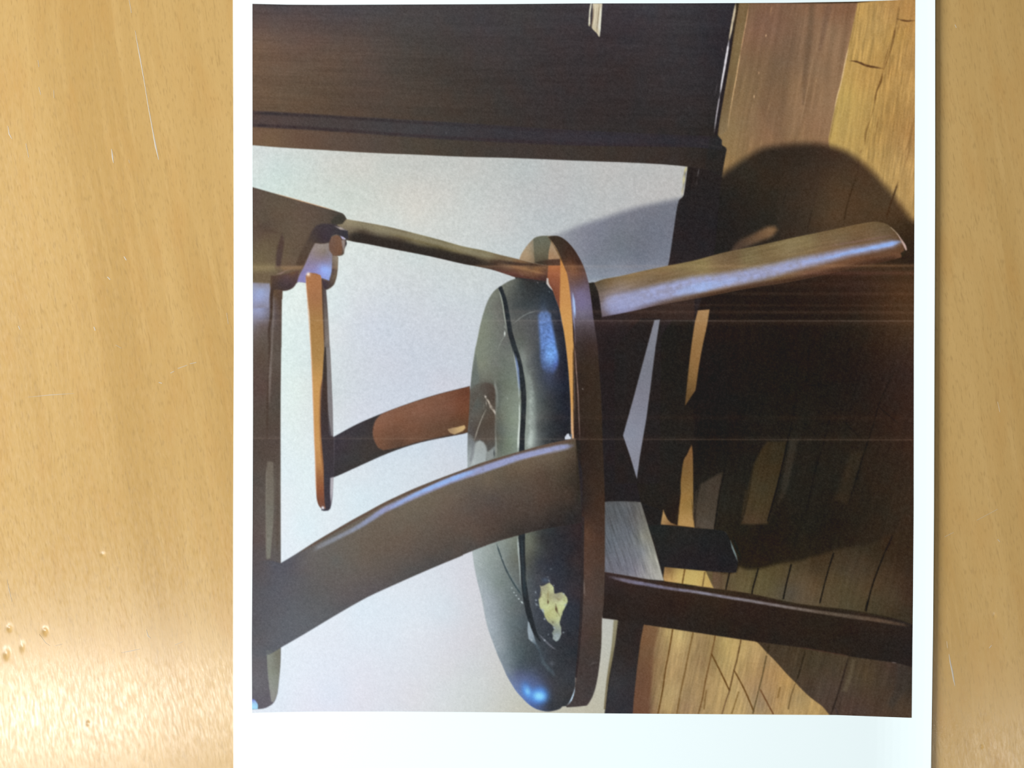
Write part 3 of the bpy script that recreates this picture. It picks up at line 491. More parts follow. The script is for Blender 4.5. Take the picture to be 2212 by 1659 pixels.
    fill('E 845,640 900,700 935,800 930,830 815,822 822,740', 'E 870,700:166,144,116 850,780:164,130,98', soft=2.2, clip=rg)
    fill('E 680,850 760,830 815,822 930,815 960,880 815,880', 'E 750,850:62,56,48 870,850:84,62,52', soft=4, clip=rg)
    fill('E 812,878 960,878 940,950 930,1300 925,1400 880,1185 830,1085 800,1055', 'E 870,900:168,104,66 870,980:150,90,62 860,1050:140,88,68 905,1150:128,78,56 915,1250:120,74,60 840,1070:120,72,56', soft=2.4, clip=rg, s=7)
    fill('E 930,800 985,930 1015,1000 1040,1200 1060,1400 1060,1659 H 1062,300 1064,870 1035,872 1025,500 1005,220 980,0 E 960,1500 925,1310 930,1000',
         'E 960,900:196,136,76 970,1000:196,140,80 975,1200:198,144,86 985,1400:204,152,88 1000,1600:204,154,88 H 1020,200:206,154,90 1040,500:206,154,88 1048,800:214,170,128', soft=2.2, clip=rg, s=8)
    line('E 930,1010 928,1300', 2, (160, 104, 62), a=.5, soft=2)
    # hoop, near band
    rl = fill('E 815,605 860,594 920,600 985,640 1050,708 1110,800 1150,880 1175,950 1195,1020 1205,1060 1224,1200 1250,1400 1280,1600 H 1288,0 1305,250 1320,450 1335,900 1355,1400 K 1357,0 1355,500 1345,800 1330,930 1322,1200 1295,1450 P 1790,830 1740,980 1680,1090 1640,1140 1500,1155 1300,1170 1285,1150 1340,1080 1400,950 1440,800 K 1090,1300 1110,1000 1115,800 1120,500 1130,200 1132,0 H 1060,1500 1060,900 1068,600 1065,300 1060,0 E 1045,1400 1030,1200 1012,1050 985,920 935,800 880,690',
              'E 900,640:58,50,42 1000,750:64,48,40 1100,850:60,44,40 970,800:66,50,42 1050,905:128,88,62 1080,950:112,80,62 1120,1000:102,78,72 1100,1060:96,80,84 1120,1130:118,108,136 1130,1250:120,112,146 1140,1350:112,108,126 1150,1450:84,76,82 1160,1550:66,56,58 1180,1640:56,46,44 '
              'H 1080,300:50,40,36 1180,200:54,44,36 1200,600:54,44,36 1250,800:52,42,34 1100,800:46,36,34 1180,1000:46,38,34 1200,1300:54,44,38 1250,1500:60,46,38 1100,1300:38,34,36 1100,1550:42,38,40 K 1180,100:88,64,50 1280,100:70,52,44 1200,500:84,66,58 1280,500:72,60,54 1200,800:78,66,62 1160,1100:72,60,58 1280,1100:68,60,54 1150,1300:66,58,56 1250,1400:64,58,58 P 1500,900:68,62,62 1650,1000:66,62,64',
              soft=2.4, label=RAIL, keep=True, s=9)
    fill('H 1075,880 1120,900 1132,1300 1135,1659 K 1130,0 1060,20 H 1080,1650 1090,1000', 'H 1100,1000:40,36,34 1105,1500:38,34,36', soft=4, clip=rl)
    line('E 1050,1140 1060,1250 1072,1380', [3, 6, 4], (170, 196, 238), soft=3, clip=rl); line('E 1040,1100 1048,1200 1060,1400 1070,1520', 2.2, (150, 150, 180), a=[.3, .7, .8, .5])
    line('E 1070,1500 1075,1659', 2, (124, 112, 120), a=.7); line('H 1068,0 1082,200 1100,450 1110,700 1118,900', 2.2, (140, 118, 110), a=[.8, .9, .9, .7, .2]); line('H 1140,395 1150,405', 2.6, (150, 140, 136))
    line('E 1052,1400 1060,1659', 2.4, (40, 30, 32), a=.7); line('H 1055,0 1058,400 1062,860', 3, (40, 32, 28), a=.7)
    line('E 805,600 870,690 930,800 965,880', [3, 2, 2, 3], (96, 72, 44), a=[.3, .5, .9, .9], soft=2)
    line('K 1130,120 1125,350 1122,480', [4, 5, 4], (104, 78, 58), a=.7, soft=4, clip=rl); fill('K 1125,490 1145,530 1165,620 1170,720 1120,640', (110, 98, 92), soft=4, a=.85, clip=rl)
    line('K 1118,700 1112,1000 1090,1300 1070,1560', 4, (92, 78, 76), a=.55, soft=4, clip=rl); line('K 1200,1380 1250,1360 1290,1355', 3, (96, 90, 88), a=.6, soft=3)
    line('P 1440,830 1420,900 1380,1000 1345,1080 1310,1130', [2, 4, 5.5, 5, 2.5], (206, 232, 252), soft=2); line('P 1485,350 1470,600 1440,830', 3, (90, 76, 76), a=.6, soft=3)
    # ---------------- seat cushion
    fill('K 1040,-40 1160,-40 1150,700 1130,1100 1090,1500 1060,1500 1080,800', (50, 44, 46), soft=2, label=CUSH)
    fill('E 500,990 820,1030 820,1090 500,1070', (52, 50, 52), soft=2, label=CUSH)
    cu = fill('E 525,998 640,1035 740,1040 798,1052 850,1105 880,1185 905,1250 925,1310 945,1420 962,1500 985,1659 H 1010,250 1028,550 1038,870 1085,1000 1140,1200 1135,1659 K 1134,60 1130,400 1120,800 1112,1000 1090,1300 P 1440,700 1440,800 1400,950 1340,1080 1285,1148 1225,1155 1180,1195 1080,1228 980,1242 880,1228 760,1190 640,1110 540,1010 440,900 350,760 270,620 210,480 120,280 60,120 20,0 K 300,1200 230,1000 180,750 120,500 90,290 H 45,1140 45,850 60,600 70,400 90,200 120,0 E 126,1640 165,1450 200,1320 240,1210 300,1120 380,1062 450,1022',
              # seat top, left of the piping
              'E 470,1040:104,108,100 600,1030:52,54,54 300,1150:122,126,112 250,1250:118,124,114 330,1250:108,110,104 220,1400:122,130,114 350,1400:112,114,108 180,1550:128,134,116 300,1600:114,122,112 400,1600:104,106,104 '
              'H 80,300:104,112,106 200,150:128,134,116 220,280:116,120,108 310,150:112,116,110 380,150:104,114,106 450,350:108,120,106 400,550:114,124,110 480,700:130,142,122 380,800:104,112,106 450,900:118,132,112 380,1000:108,118,104 300,500:108,112,106 '
              '250,420:74,68,64 200,550:82,76,68 120,700:92,86,78 200,750:80,72,66 250,900:78,72,66 150,850:78,74,70 60,900:120,126,128 150,1000:152,162,162 200,950:130,136,132 270,1000:112,114,110 '
              'K 120,320:170,182,182 250,400:144,156,152 200,600:156,168,172 330,600:124,138,134 400,320:128,138,134 480,350:104,112,104 380,450:126,136,134 500,600:108,118,118 250,750:160,170,178 350,800:130,142,146 450,800:106,118,118 540,850:92,102,106 300,1000:156,168,176 420,1000:112,124,128 550,1000:84,96,102 370,1200:140,152,158 480,1200:94,106,112 600,1200:72,84,90 440,1350:112,126,134 550,1400:70,84,98 680,1350:62,72,82 '
              'P 450,600:84,94,126 350,550:116,128,140 600,650:88,100,136 650,500:72,86,102 500,800:100,120,166 700,1050:80,110,180 900,1150:66,76,104 '
              # side, right of the piping
              'E 560,1090:62,68,70 650,1100:50,56,60 760,1130:46,52,58 500,1250:70,76,78 620,1250:62,68,72 780,1250:52,60,70 880,1300:46,54,68 560,1400:84,88,88 680,1350:80,86,92 660,1550:84,88,92 550,1600:92,100,94 900,1500:42,46,58 940,1620:40,46,60 '
              'H 600,100:124,128,122 620,300:124,130,120 640,150:92,98,100 700,100:70,76,84 720,300:70,76,84 930,200:38,40,54 950,500:34,38,50 850,350:54,62,80 640,500:132,142,132 720,500:78,86,88 800,550:60,68,72 900,700:42,46,54 640,700:142,152,146 730,750:74,82,84 820,800:54,60,66 650,900:156,166,162 730,900:92,98,98 900,850:44,48,54 780,900:58,64,68 1000,600:36,40,54 '
              'K 640,150:104,110,96 650,250:98,104,92 750,150:50,54,58 900,150:42,46,54 1040,200:42,44,52 620,400:84,88,82 720,400:58,62,72 900,400:46,50,62 1020,500:44,46,54 1040,300:44,42,48 1090,100:54,42,44 1095,400:56,48,50 1100,700:56,50,56 700,800:66,74,84 750,700:62,68,82 700,900:64,72,84 1050,800:46,50,62 1050,1000:48,52,62 800,1100:56,62,72 950,1150:48,52,60 800,1350:56,64,74 950,1350:48,54,62 1050,1350:48,52,60 '
              'P 1100,900:58,62,70 1200,1000:58,62,68 1000,700:62,66,76 1000,1150:54,58,66 900,300:62,72,84 1150,400:56,62,70 1350,600:54,60,70', soft=2.4, label=CUSH, keep=True, s=7)
    desat(cu, .12)
    IMG[:] += (cu * (vnoise(XX / 1.6, YY / 1.6, 91) * .016 + vnoise(XX / 6, YY / 6, 92) * .01))[..., None]
    fill('H 120,60 160,330 70,400 90,200', (104, 112, 108), soft=5, a=.8, clip=cu)
    fill('V 370,70 440,50 540,70 590,130 590,560 590,900 570,1100 460,1150 450,1060 400,980 330,960 260,980 230,900 160,850 190,600 250,400 330,200 350,120',
         'V 450,150:84,76,70 520,250:76,66,60 380,200:88,86,80 330,400:88,92,88 500,400:82,76,68 300,600:94,90,84 450,700:80,70,62 300,800:76,70,64 500,900:86,80,74 400,950:84,78,72 500,1080:84,84,82 220,850:84,80,80', soft=6, clip=cu, s=7)
    fill('V 170,1380 180,1200 240,1080 290,1000 340,970 400,1000 440,1080 455,1180 430,1300', 'V 350,1050:160,166,164 300,1200:166,174,174 400,1200:160,168,168 200,1300:176,184,184', soft=5, clip=cu, s=6)
    fill('V 440,1180 540,1100 590,1060 580,1240 450,1300', (138, 144, 142), soft=6, clip=cu); line('V 150,900 200,980 240,1060 180,1380', 7, (122, 126, 130), a=.7, soft=6, clip=cu)
    line('V 580,0 590,100 620,300 600,500 590,800 600,1000 605,1230', [4, 5, 5, 3, 3, 3, 4], (150, 154, 146), a=[.6, .7, .4, .3, .4, .7, 1], soft=4, clip=cu); line('V 568,1100 572,1250', 3, (70, 76, 78), clip=cu)
    line('V 660,0 645,400 650,620 690,900 660,1200', 8, (88, 96, 92), a=.3, soft=9, clip=cu)
    line('V 425,250 440,300 480,350 520,430 560,490 585,570', [5, 4.5, 4, 5, 5, 3], (176, 166, 152), a=.9, rough=.8, soft=2.2); line('V 425,255 445,290', 4, (206, 198, 186)); line('V 575,480 590,560', 3, (196, 188, 178)); line('V 500,370 530,420', 2.5, (120, 108, 100), a=.8); line('V 440,330 450,420', 2, (190, 184, 172), a=.7); line('V 560,420 575,470', 2, (110, 100, 96), a=.7)
    line('V 450,465 400,560 350,680 300,820 255,980', [2.4, 2, 2, 2.4, 3], (160, 154, 142), a=.85, soft=1.6); line('V 410,350 400,480', 2.2, (136, 136, 128), a=.5); line('V 780,290 790,320', 2.4, (176, 184, 170), a=.8); line('V 215,650 225,665', 2.4, (160, 160, 152), a=.7)
    # creases by the hoop
    line('E 480,1440 560,1370 640,1330 720,1310', 2, (140, 146, 144), a=.7, clip=cu); line('E 430,1480 370,1600 340,1659 H 330,60', 2.2, (142, 148, 138), a=.5, clip=cu); line('E 400,1500 398,1560', 3, (226, 232, 226)); line('E 390,1440 410,1490', 3, (150, 154, 146), a=.7)
    line('E 710,1035 720,1050', 2.4, (150, 146, 150), a=.8); line('E 820,1120 830,1140', 3, (110, 122, 130), a=.8)
    fill('E 800,1000 815,1000 822,1050 850,1100 858,1120 820,1082 798,1052', (198, 190, 184), soft=2)
    # fuzzy pale band beside the piping
    line('H 560,0 590,200 625,330 650,500 655,700 660,850 640,960', [8, 10, 14, 16, 16, 16, 16], a=[.3, .4, .5, .55, .6, .75, .8], col=(146, 156, 150), soft=12, clip=cu)
    line('H 660,780 645,880 630,970', [8, 10, 12], (186, 198, 192), a=[.4, .8, .95], soft=8, clip=cu)
    rs = np.random.RandomState(8)
    for i in range(60):
        y = 190 + i * 13 + rs.uniform(-8, 8); x = 640 + 22 * math.sin((y - 200) / 400) + rs.uniform(-10, 25); l = rs.uniform(14, 50); t = rs.uniform(-1.2, .5)
        line(f'H {x - l / 2:.0f},{y - l * .5 * t:.0f} {x + l / 2:.0f},{y + l * .5 * t:.0f}', rs.uniform(1, 2), (168, 180, 172), a=rs.uniform(.15, .45), soft=2, clip=cu)
    for i in range(26):
        y = 420 + i * 21 + rs.uniform(-8, 8); glow(f'H {645 + rs.uniform(-14, 12):.0f},{y:.0f}', rs.uniform(1.5, 4), rs.uniform(2, 5), (186, 198, 190), rs.uniform(.2, .55), clip=cu)
    # blue window gleams
    bl = fill('E 720,1350 740,1325 800,1312 835,1340 855,1450 875,1550 890,1659 H 905,60 910,150 890,210 860,250 800,240 760,200 740,120 738,0 E 735,1560 725,1450', 'E 780,1350:96,118,160 790,1450:98,128,186 800,1600:98,132,196 H 830,60:112,158,228 850,130:106,146,214 800,120:92,116,164 880,160:72,84,152 840,220:70,82,120 770,50:84,104,150', soft=9, clip=cu, keep=True, s=8)
    glow('H 840,70', 12, 26, (120, 170, 236), .8, clip=cu); glow('E 770,1480', 9, 40, (104, 134, 190), .6, clip=cu); glow('H 820,250', 14, 22, (70, 82, 112), .5, clip=cu)
    IMG[:] *= 1 + (bl * (vnoise(XX / 5, YY / 3, 95) * .12 + vnoise(XX / 1.8, YY / 1.8, 96) * .08))[..., None]
    glow('P 620,880', 11, 17, (90, 156, 240), .95, -.35, clip=cu, p=1.4); glow('P 820,960', 20, 19, (88, 152, 238), 1, .35, clip=cu, p=1.6); glow('P 825,975', 12, 9, (140, 218, 255), 1, .2, clip=cu, p=1.3); glow('P 630,890', 5, 9, (130, 205, 255), 1, -.3, clip=cu)
    glow('P 700,760', 26, 16, (88, 104, 150), .5, .2, clip=cu)
    # piping round the cushion
    for q, w in (('E 358,1095 395,1200 415,1300 432,1400 455,1530 492,1659 H 530,130 560,280 578,430 580,560 575,700 566,850 562,1000', [9, 9.5, 10, 10, 10.5, 11, 12, 12, 11.5, 11, 11, 11, 12]),
                 ('K 562,120 563,300 572,450 586,620 605,760 630,880 665,1000 700,1090 740,1150', [14, 14, 13, 12, 12, 12, 11, 7, 2])):
        line(q, w, (38, 44, 50), soft=2.4, label=PIPING, clip=cu)
    line('K 562,150 575,500 600,760', 5, (50, 62, 70), a=.7, soft=5); line('H 500,60 520,200 532,330 540,450', [3, 6, 5, 2.5], (118, 136, 172), soft=2.4, a=[.6, 1, .9, .5])
    line('E 340,1100 375,1220 400,1380 420,1500', 2.4, (162, 168, 156), a=.9); line('H 478,20 510,200 528,340 540,520', 2, (176, 186, 180), a=.7); line('H 540,520 540,700 532,850 527,1000', [2, 3, 4, 4.5], (206, 216, 208), a=.95); line('K 522,150 534,330 545,480 550,640', [3.6, 3.6, 3, 2], (170, 180, 176), a=[1, .9, .8, .4])
    line('K 320,215 345,290 385,400 430,500 500,620 568,722', [2.4, 3, 3, 4, 4, 3], (60, 74, 80), soft=2.2, clip=cu); line('K 380,360 440,500 510,620 560,690', 3, (150, 162, 162), a=.3, soft=3, clip=cu)
    line('K 600,480 610,620', 5, (112, 118, 112), a=.4, soft=5, clip=cu)
    for q in ('K 375,355 378,360', 'K 483,680 492,690', 'K 505,710 513,718', 'K 527,740 540,752', 'K 553,770 575,790', 'K 465,640 470,645'): line(q, 3.4, (196, 208, 208), soft=2)
    fill('K 622,960 632,970 645,1010 668,1070 690,1140 700,1180 660,1160 628,1130 618,1050', 'K 630,1000:150,164,172 640,1100:152,166,176 680,1160:110,124,134', soft=3, clip=cu)
    line('P 690,20 760,80 830,200 850,270', [4, 5, 6, 8], (88, 104, 116), a=.6, soft=6, clip=cu); line('P 850,270 900,400 980,500 1060,580 1090,690', [8, 8, 8, 7, 5], (80, 94, 104), a=[.7, .7, .6, .6, .3], soft=6, clip=cu); line('P 680,0 720,40', 5, (160, 172, 178), soft=3, clip=cu)
    line('K 715,1070 780,1140 830,1190 900,1240', [2, 3.5, 4, 2.5], (112, 116, 126), a=.7, soft=2.6, clip=cu); line('K 780,1135 790,1150', 3, (150, 150, 160), a=.8); line('P 960,60 1060,150', 3, (104, 106, 116), a=.6, soft=3)
    glow('W 985,540', 8, 6, (72, 88, 108), .8, clip=cu); glow('P 1040,425', 5, 5, (90, 98, 108), .7, clip=cu)
    # torn patch showing the foam
    fo = fill('W 870,655 905,668 960,650 1010,622 1045,602 1080,590 1105,622 1130,640 1150,668 1168,690 1172,760 1182,826 1225,828 1262,815 1310,805 1340,800 1375,815 1405,835 1430,880 1455,905 1468,960 1470,1000 1440,1070 1410,1130 1390,1170 1362,1215 1350,1270 1325,1330 1312,1400 1296,1440 1300,1500 1330,1560 1328,1640 1335,1700 1300,1790 1260,1850 1215,1868 1170,1830 1145,1810 1150,1740 1130,1690 1175,1600 1165,1550 1120,1500 1075,1465 1040,1440 1010,1390 975,1330 958,1260 915,1190 880,1150 862,1110 850,1040 838,960 862,920 885,870 880,800 888,740',
              'W 920,720:158,148,108 1000,680:164,156,112 1110,680:202,204,132 1130,780:200,200,132 960,850:190,186,122 1080,850:150,140,92 920,950:196,194,124 1100,930:172,162,104 950,1050:188,186,118 1000,1130:204,210,134 1120,1050:194,194,124 1080,1200:190,186,110 '
              '1230,880:148,136,104 1340,900:160,152,104 1400,950:190,190,120 1300,1050:206,210,140 1380,1080:202,208,136 1330,1150:204,206,124 1060,1330:186,182,104 1180,1350:200,200,122 1250,1250:180,176,112 1250,1420:192,194,128 1130,1440:150,146,104 1250,1560:146,150,122 1240,1700:120,128,120 1250,1780:160,168,160', soft=3, label=FOAM, keep=True, s=4, sharp=True); desat(fo, .2); IMG[:] += fo[..., None] * np.array((0, .02, .05), np.float32)
    IMG[:] += (fo * vnoise(XX / 3, YY / 3, 97) * .03)[..., None]
    line('W 1050,760 1040,900 1035,960', 3, (140, 126, 84), a=.6, soft=3); line('W 1035,960 1045,1000 1035,1070', [5, 4, 3], (92, 76, 54), a=.95, soft=2.4); line('W 1210,1040 1220,1150 1240,1220 1280,1280', [2.5, 5, 4, 3], (86, 70, 52), a=.95, soft=2.4); line('W 1280,1280 1290,1320', 2.4, (130, 120, 80), a=.7)
    line('W 1200,900 1280,960 1330,940', 4, (136, 124, 92), a=.6, soft=4); line('W 1140,1180 1160,1160', 3, (150, 142, 90), a=.6); line('W 1130,1430 1170,1470', 4, (112, 108, 84), a=.8, soft=3); line('W 900,780 880,880 850,930', 4, (96, 88, 72), a=.7, soft=4); line('W 1400,960 1395,990', 2.6, (130, 124, 76), a=.7)
    for q, w in (('W 770,760 780,830', 3), ('W 780,950 785,990', 4), ('W 770,1030 800,1070 850,1090', 4), ('W 850,1150 920,1180 960,1290', 3.4), ('W 960,1360 975,1400', 4.6), ('W 1370,820 1395,840', 4.4), ('W 1400,1090 1450,1050', 4), ('W 1040,450 1045,480', 4),
                 ('W 1050,510 1080,580', 2.4), ('W 1160,660 1180,640', 2), ('W 1105,290 1110,300', 2.4), ('W 1150,1540 1200,1600', 5), ('P 900,15 930,30', 4), ('K 810,1085 820,1090', 3), ('K 950,1070 970,1065', 2.4), ('K 875,1100 925,1085', 4)):
        line(q, w, (160, 172, 180), a=.75, soft=3, rough=.7)
    line('W 1380,1180 1310,1400', 2, (150, 156, 130), a=.5, soft=2)
    # white fluff beside the front arm
    fill('V 1700,955 1695,920 1730,870 1760,858 1775,900 1800,920 1790,950', (206, 212, 222), soft=2); fill('V 1780,870 1810,870 1808,925 1785,915', (96, 108, 122), soft=2)

    # ---------------- near arm
    P1 = 'J 468,406 600,327 800,200 1000,82 1150,-5 G 1300,1572 1450,1490 1600,1418 1750,1350 1980,1258 2212,1172 H 150,1115 300,1068 450,1024 600,982 750,940 900,905 1000,885 1075,868 1090,1000 1115,1300 1132,1500 1135,1659 K 1132,20 1110,22 1000,42 900,56 750,85 600,120 450,162 300,208 150,264 0,325 J 2212,330 1900,460 1600,592 1300,730 1000,900 700,1080 472,1212 350,1280 190,1300 190,400 360,380'
    gl = np.clip((XX - 552) / 40, 0, 1); gl = np.maximum(gl, 0)
    ar = fill(P1, 'J 260,500:86,84,90 260,800:86,88,96 260,1100:92,92,98 400,450:84,86,100 400,700:88,90,102 380,1000:90,94,104 420,1150:92,98,110 550,400:82,84,98 600,600:92,92,100 550,850:92,96,106 650,1000:94,100,110 750,380:104,98,96 850,500:98,94,92 800,700:94,92,94 900,880:92,96,102 '
                   '1000,400:100,98,94 1000,650:98,92,92 1200,300:106,96,84 1200,500:102,94,88 1150,750:92,88,92 1400,200:106,92,78 1400,450:100,90,82 1350,650:90,86,90 1650,150:106,90,76 1650,350:98,86,78 1700,500:82,80,80 1900,100:100,86,74 1950,300:86,78,72 1950,400:78,74,74 2100,150:92,78,68 '
                   'G 1900,1500:112,98,80 2150,1420:106,92,78 2000,1620:102,88,76 2200,1600:98,82,72 1700,1600:110,98,82 H 100,1420:92,82,74 250,1280:108,94,76 300,1450:84,76,72 200,1600:88,72,64 450,1250:96,82,66 600,1150:108,92,72 550,1400:88,74,64 500,1600:78,66,58 750,1200:88,72,58 800,1050:112,94,74 750,1450:82,66,56 750,1620:70,60,54 950,1050:100,84,64 '
                   '950,1250:78,64,50 1000,1400:72,58,48 1000,1550:54,48,44 1050,1100:72,60,48 1060,1300:56,48,40 1050,1600:46,44,46 K 100,150:92,76,66 300,80:80,66,58 600,60:64,54,50 850,30:48,42,42 100,260:78,74,72 500,110:60,54,50', soft=2.4, label=ARM_F, keep=True, s=10, clip=gl); desat(ar, .28)
    rimd = fill('J 190,400 468,406 700,262 760,300 700,420 560,560 480,620 190,620', None, soft=30, keep=True)
    IMG[:] += (ar * vnoise(XX / 1.8, YY / 1.8, 99) * .013)[..., None]
    line('J 640,310 800,212 1000,94 1160,0 G 1450,1500 1750,1362 2212,1186 H 300,1080 600,994 900,917 1070,882', [3, 6, 7, 8, 8, 8, 8, 8, 8, 8, 8], (96, 80, 70), a=[.3, .8, .9, .9, .9, .9, .9, .9, .9, .9, .9], soft=3.5, clip=ar)
    line('J 760,305:132,134,136 840,248:142,144,152 1000,168:142,146,158 1180,75:142,148,166 G 1310,1655:142,150,178 1450,1562 1600,1490 1750,1420 1900,1355 2050,1290 2212,1232 H 150,1180 300,1130 450,1080 600,1036 750,1000 900,968 1050,940', [6, 9, 9, 9, 10, 11, 12, 12, 12, 13, 13, 14, 15, 14, 14, 13, 13, 13, 11], a=[.2, .7, .8, .9, 1, 1, 1, 1, 1, 1, 1, 1, 1, 1, 1, 1, 1, 1, .8], soft=7, clip=ar, col=(150, 156, 194))
    line('G 1500,1545 1750,1412 1900,1345 2050,1282 2212,1222 H 150,1172', [3, 6, 8, 9, 9, 6], (150, 182, 236), a=[.4, .8, .9, .9, .9, .3], soft=5, clip=ar)
    line('H 450,1110 900,990 1050,965', 2.4, (130, 112, 88), a=.4, soft=4, clip=ar)
    line('H 1085,900 1092,1000 1095,1200 1110,1500', 5, (44, 40, 34), a=.6, soft=5)
    # ---------------- seams in the printing: fine pale lines across the sheet
    tot = np.zeros((CH, 1), np.float32); yy = (np.arange(CH, dtype=np.float32) + Y0)[:, None]
    sl = (XX - 545) / 1430
    def band(y0, h, col, a, slope=3.0, x0=0, x1=9999, lo=.3):
        d = np.abs(YY - (y0 + slope * sl)) / h
        m = np.exp(-d * d * 1.4) * a * np.clip((XX - x0) / 40, 0, 1) * np.clip((x1 - XX) / 40, 0, 1)
        m = m * (1 - lo * (.5 + .5 * vnoise(XX / 40, YY / 3, int(y0))))
        dark = np.clip(1.15 - IMG.mean(2) * 1.6, 0, 1) * m
        IMG[:] += dark[..., None] * (np.array(col, np.float32) / 255) * (1 - IMG)
    def band_in(*k, **kw): band(*k, **kw)
    band(579, 5, (190, 125, 80), .24, slope=-5); band(575.5, 1.6, (200, 150, 100), .16, slope=-2); band(592, 5, (120, 60, 60), .2, x0=1000, slope=-2)
    band(584, 9, (140, 100, 70), .08, x0=1000); band(612, 7, (110, 70, 60), .10, x0=1560); band(632, 4, (150, 110, 90), .12, x0=1560); band(657, 3, (140, 100, 80), .10, x0=1400)
    band(672, 4, (150, 110, 90), .14, x0=1000); band(692, 1.8, (190, 165, 150), .24, slope=1.5); band(695, 7, (120, 80, 60), .10); band(674, 6, (150, 130, 110), .14, x1=700); band(947, 1.5, (170, 140, 120), .22, slope=3.5); band(900, 6, (120, 80, 60), .06, x0=1000); band(944, 5, (120, 90, 70), .06)
    K3 = lambda A, ax: (np.roll(A, 1, ax) + np.roll(A, -1, ax)) * .22 + A * .56
    IMG[:] = K3(K3(IMG, 0), 1)
    dk = np.clip(1.2 - IMG.mean(2) * 2.4, 0, 1)[..., None]
    IMG[:] *= 1 - dk * np.array((-.02, .025, .07), np.float32)
    # fine tooth of the print
    rs = np.random.RandomState(4)
    g = rs.normal(0, 1, (CH, CW)).astype(np.float32); g = (g + np.roll(g, 1, 0) + np.roll(g, 1, 1)) / 1.73
    IMG[:] += (g * .013)[..., None]
    IMG[:] += ((vnoise(XX / 2.2, YY / 2.2, 103) * .014 + vnoise(XX / 4.5, YY / 4.5, 104) * .008) * np.clip(1.3 - IMG.mean(2), .4, 1))[..., None]
    m = vnoise(XX / 22, YY / 22, 101); m2 = vnoise(XX / 30, YY / 30, 102)
    d = np.clip(.8 - IMG.mean(2), 0, .6)
    IMG[:] += (d * m * .010)[..., None] * np.array((1, -.2, -.6), np.float32) + (d * m2 * .008)[..., None] * np.array((-.6, .4, .7), np.float32)
    np.clip(IMG, .02, 1, out=IMG)
    return IMG, LAB
# --PAINT-END
# ============================ helpers ============================
def lin(c): c = np.asarray(c, np.float64); return np.where(c <= .04045, c / 12.92, ((c + .055) / 1.055) ** 2.4)

def mesh_obj(name, V, F, mat, parent=None, smooth=False):
    me = bpy.data.meshes.new(name); me.from_pydata([tuple(map(float, v)) for v in V], [], F); me.update()
    if smooth: me.polygons.foreach_set('use_smooth', [True] * len(me.polygons))
    me.materials.append(mat)
    o = bpy.data.objects.new(name, me); COL.objects.link(o); o.parent = parent
    return o

def box(V, F, x0, x1, y0, y1, z0, z1):
    b = len(V); V += [(x, y, z) for z in (z0, z1) for y in (y0, y1) for x in (x0, x1)]
    F += [tuple(b + i for i in f) for f in ((0, 2, 3, 1), (4, 5, 7, 6), (0, 1, 5, 4), (2, 6, 7, 3), (0, 4, 6, 2), (1, 3, 7, 5))]

def new_mat(name):
    m = bpy.data.materials.new(name); m.use_nodes = True
    return m, m.node_tree, m.node_tree.nodes['Principled BSDF']

def node(nt, kind, **kw):
    n = nt.nodes.new(kind)
    for k, v in kw.items():
        if isinstance(v, (int, float, tuple)) and k in n.inputs: n.inputs[k].default_value = v
        else: setattr(n, k, v)
    return n

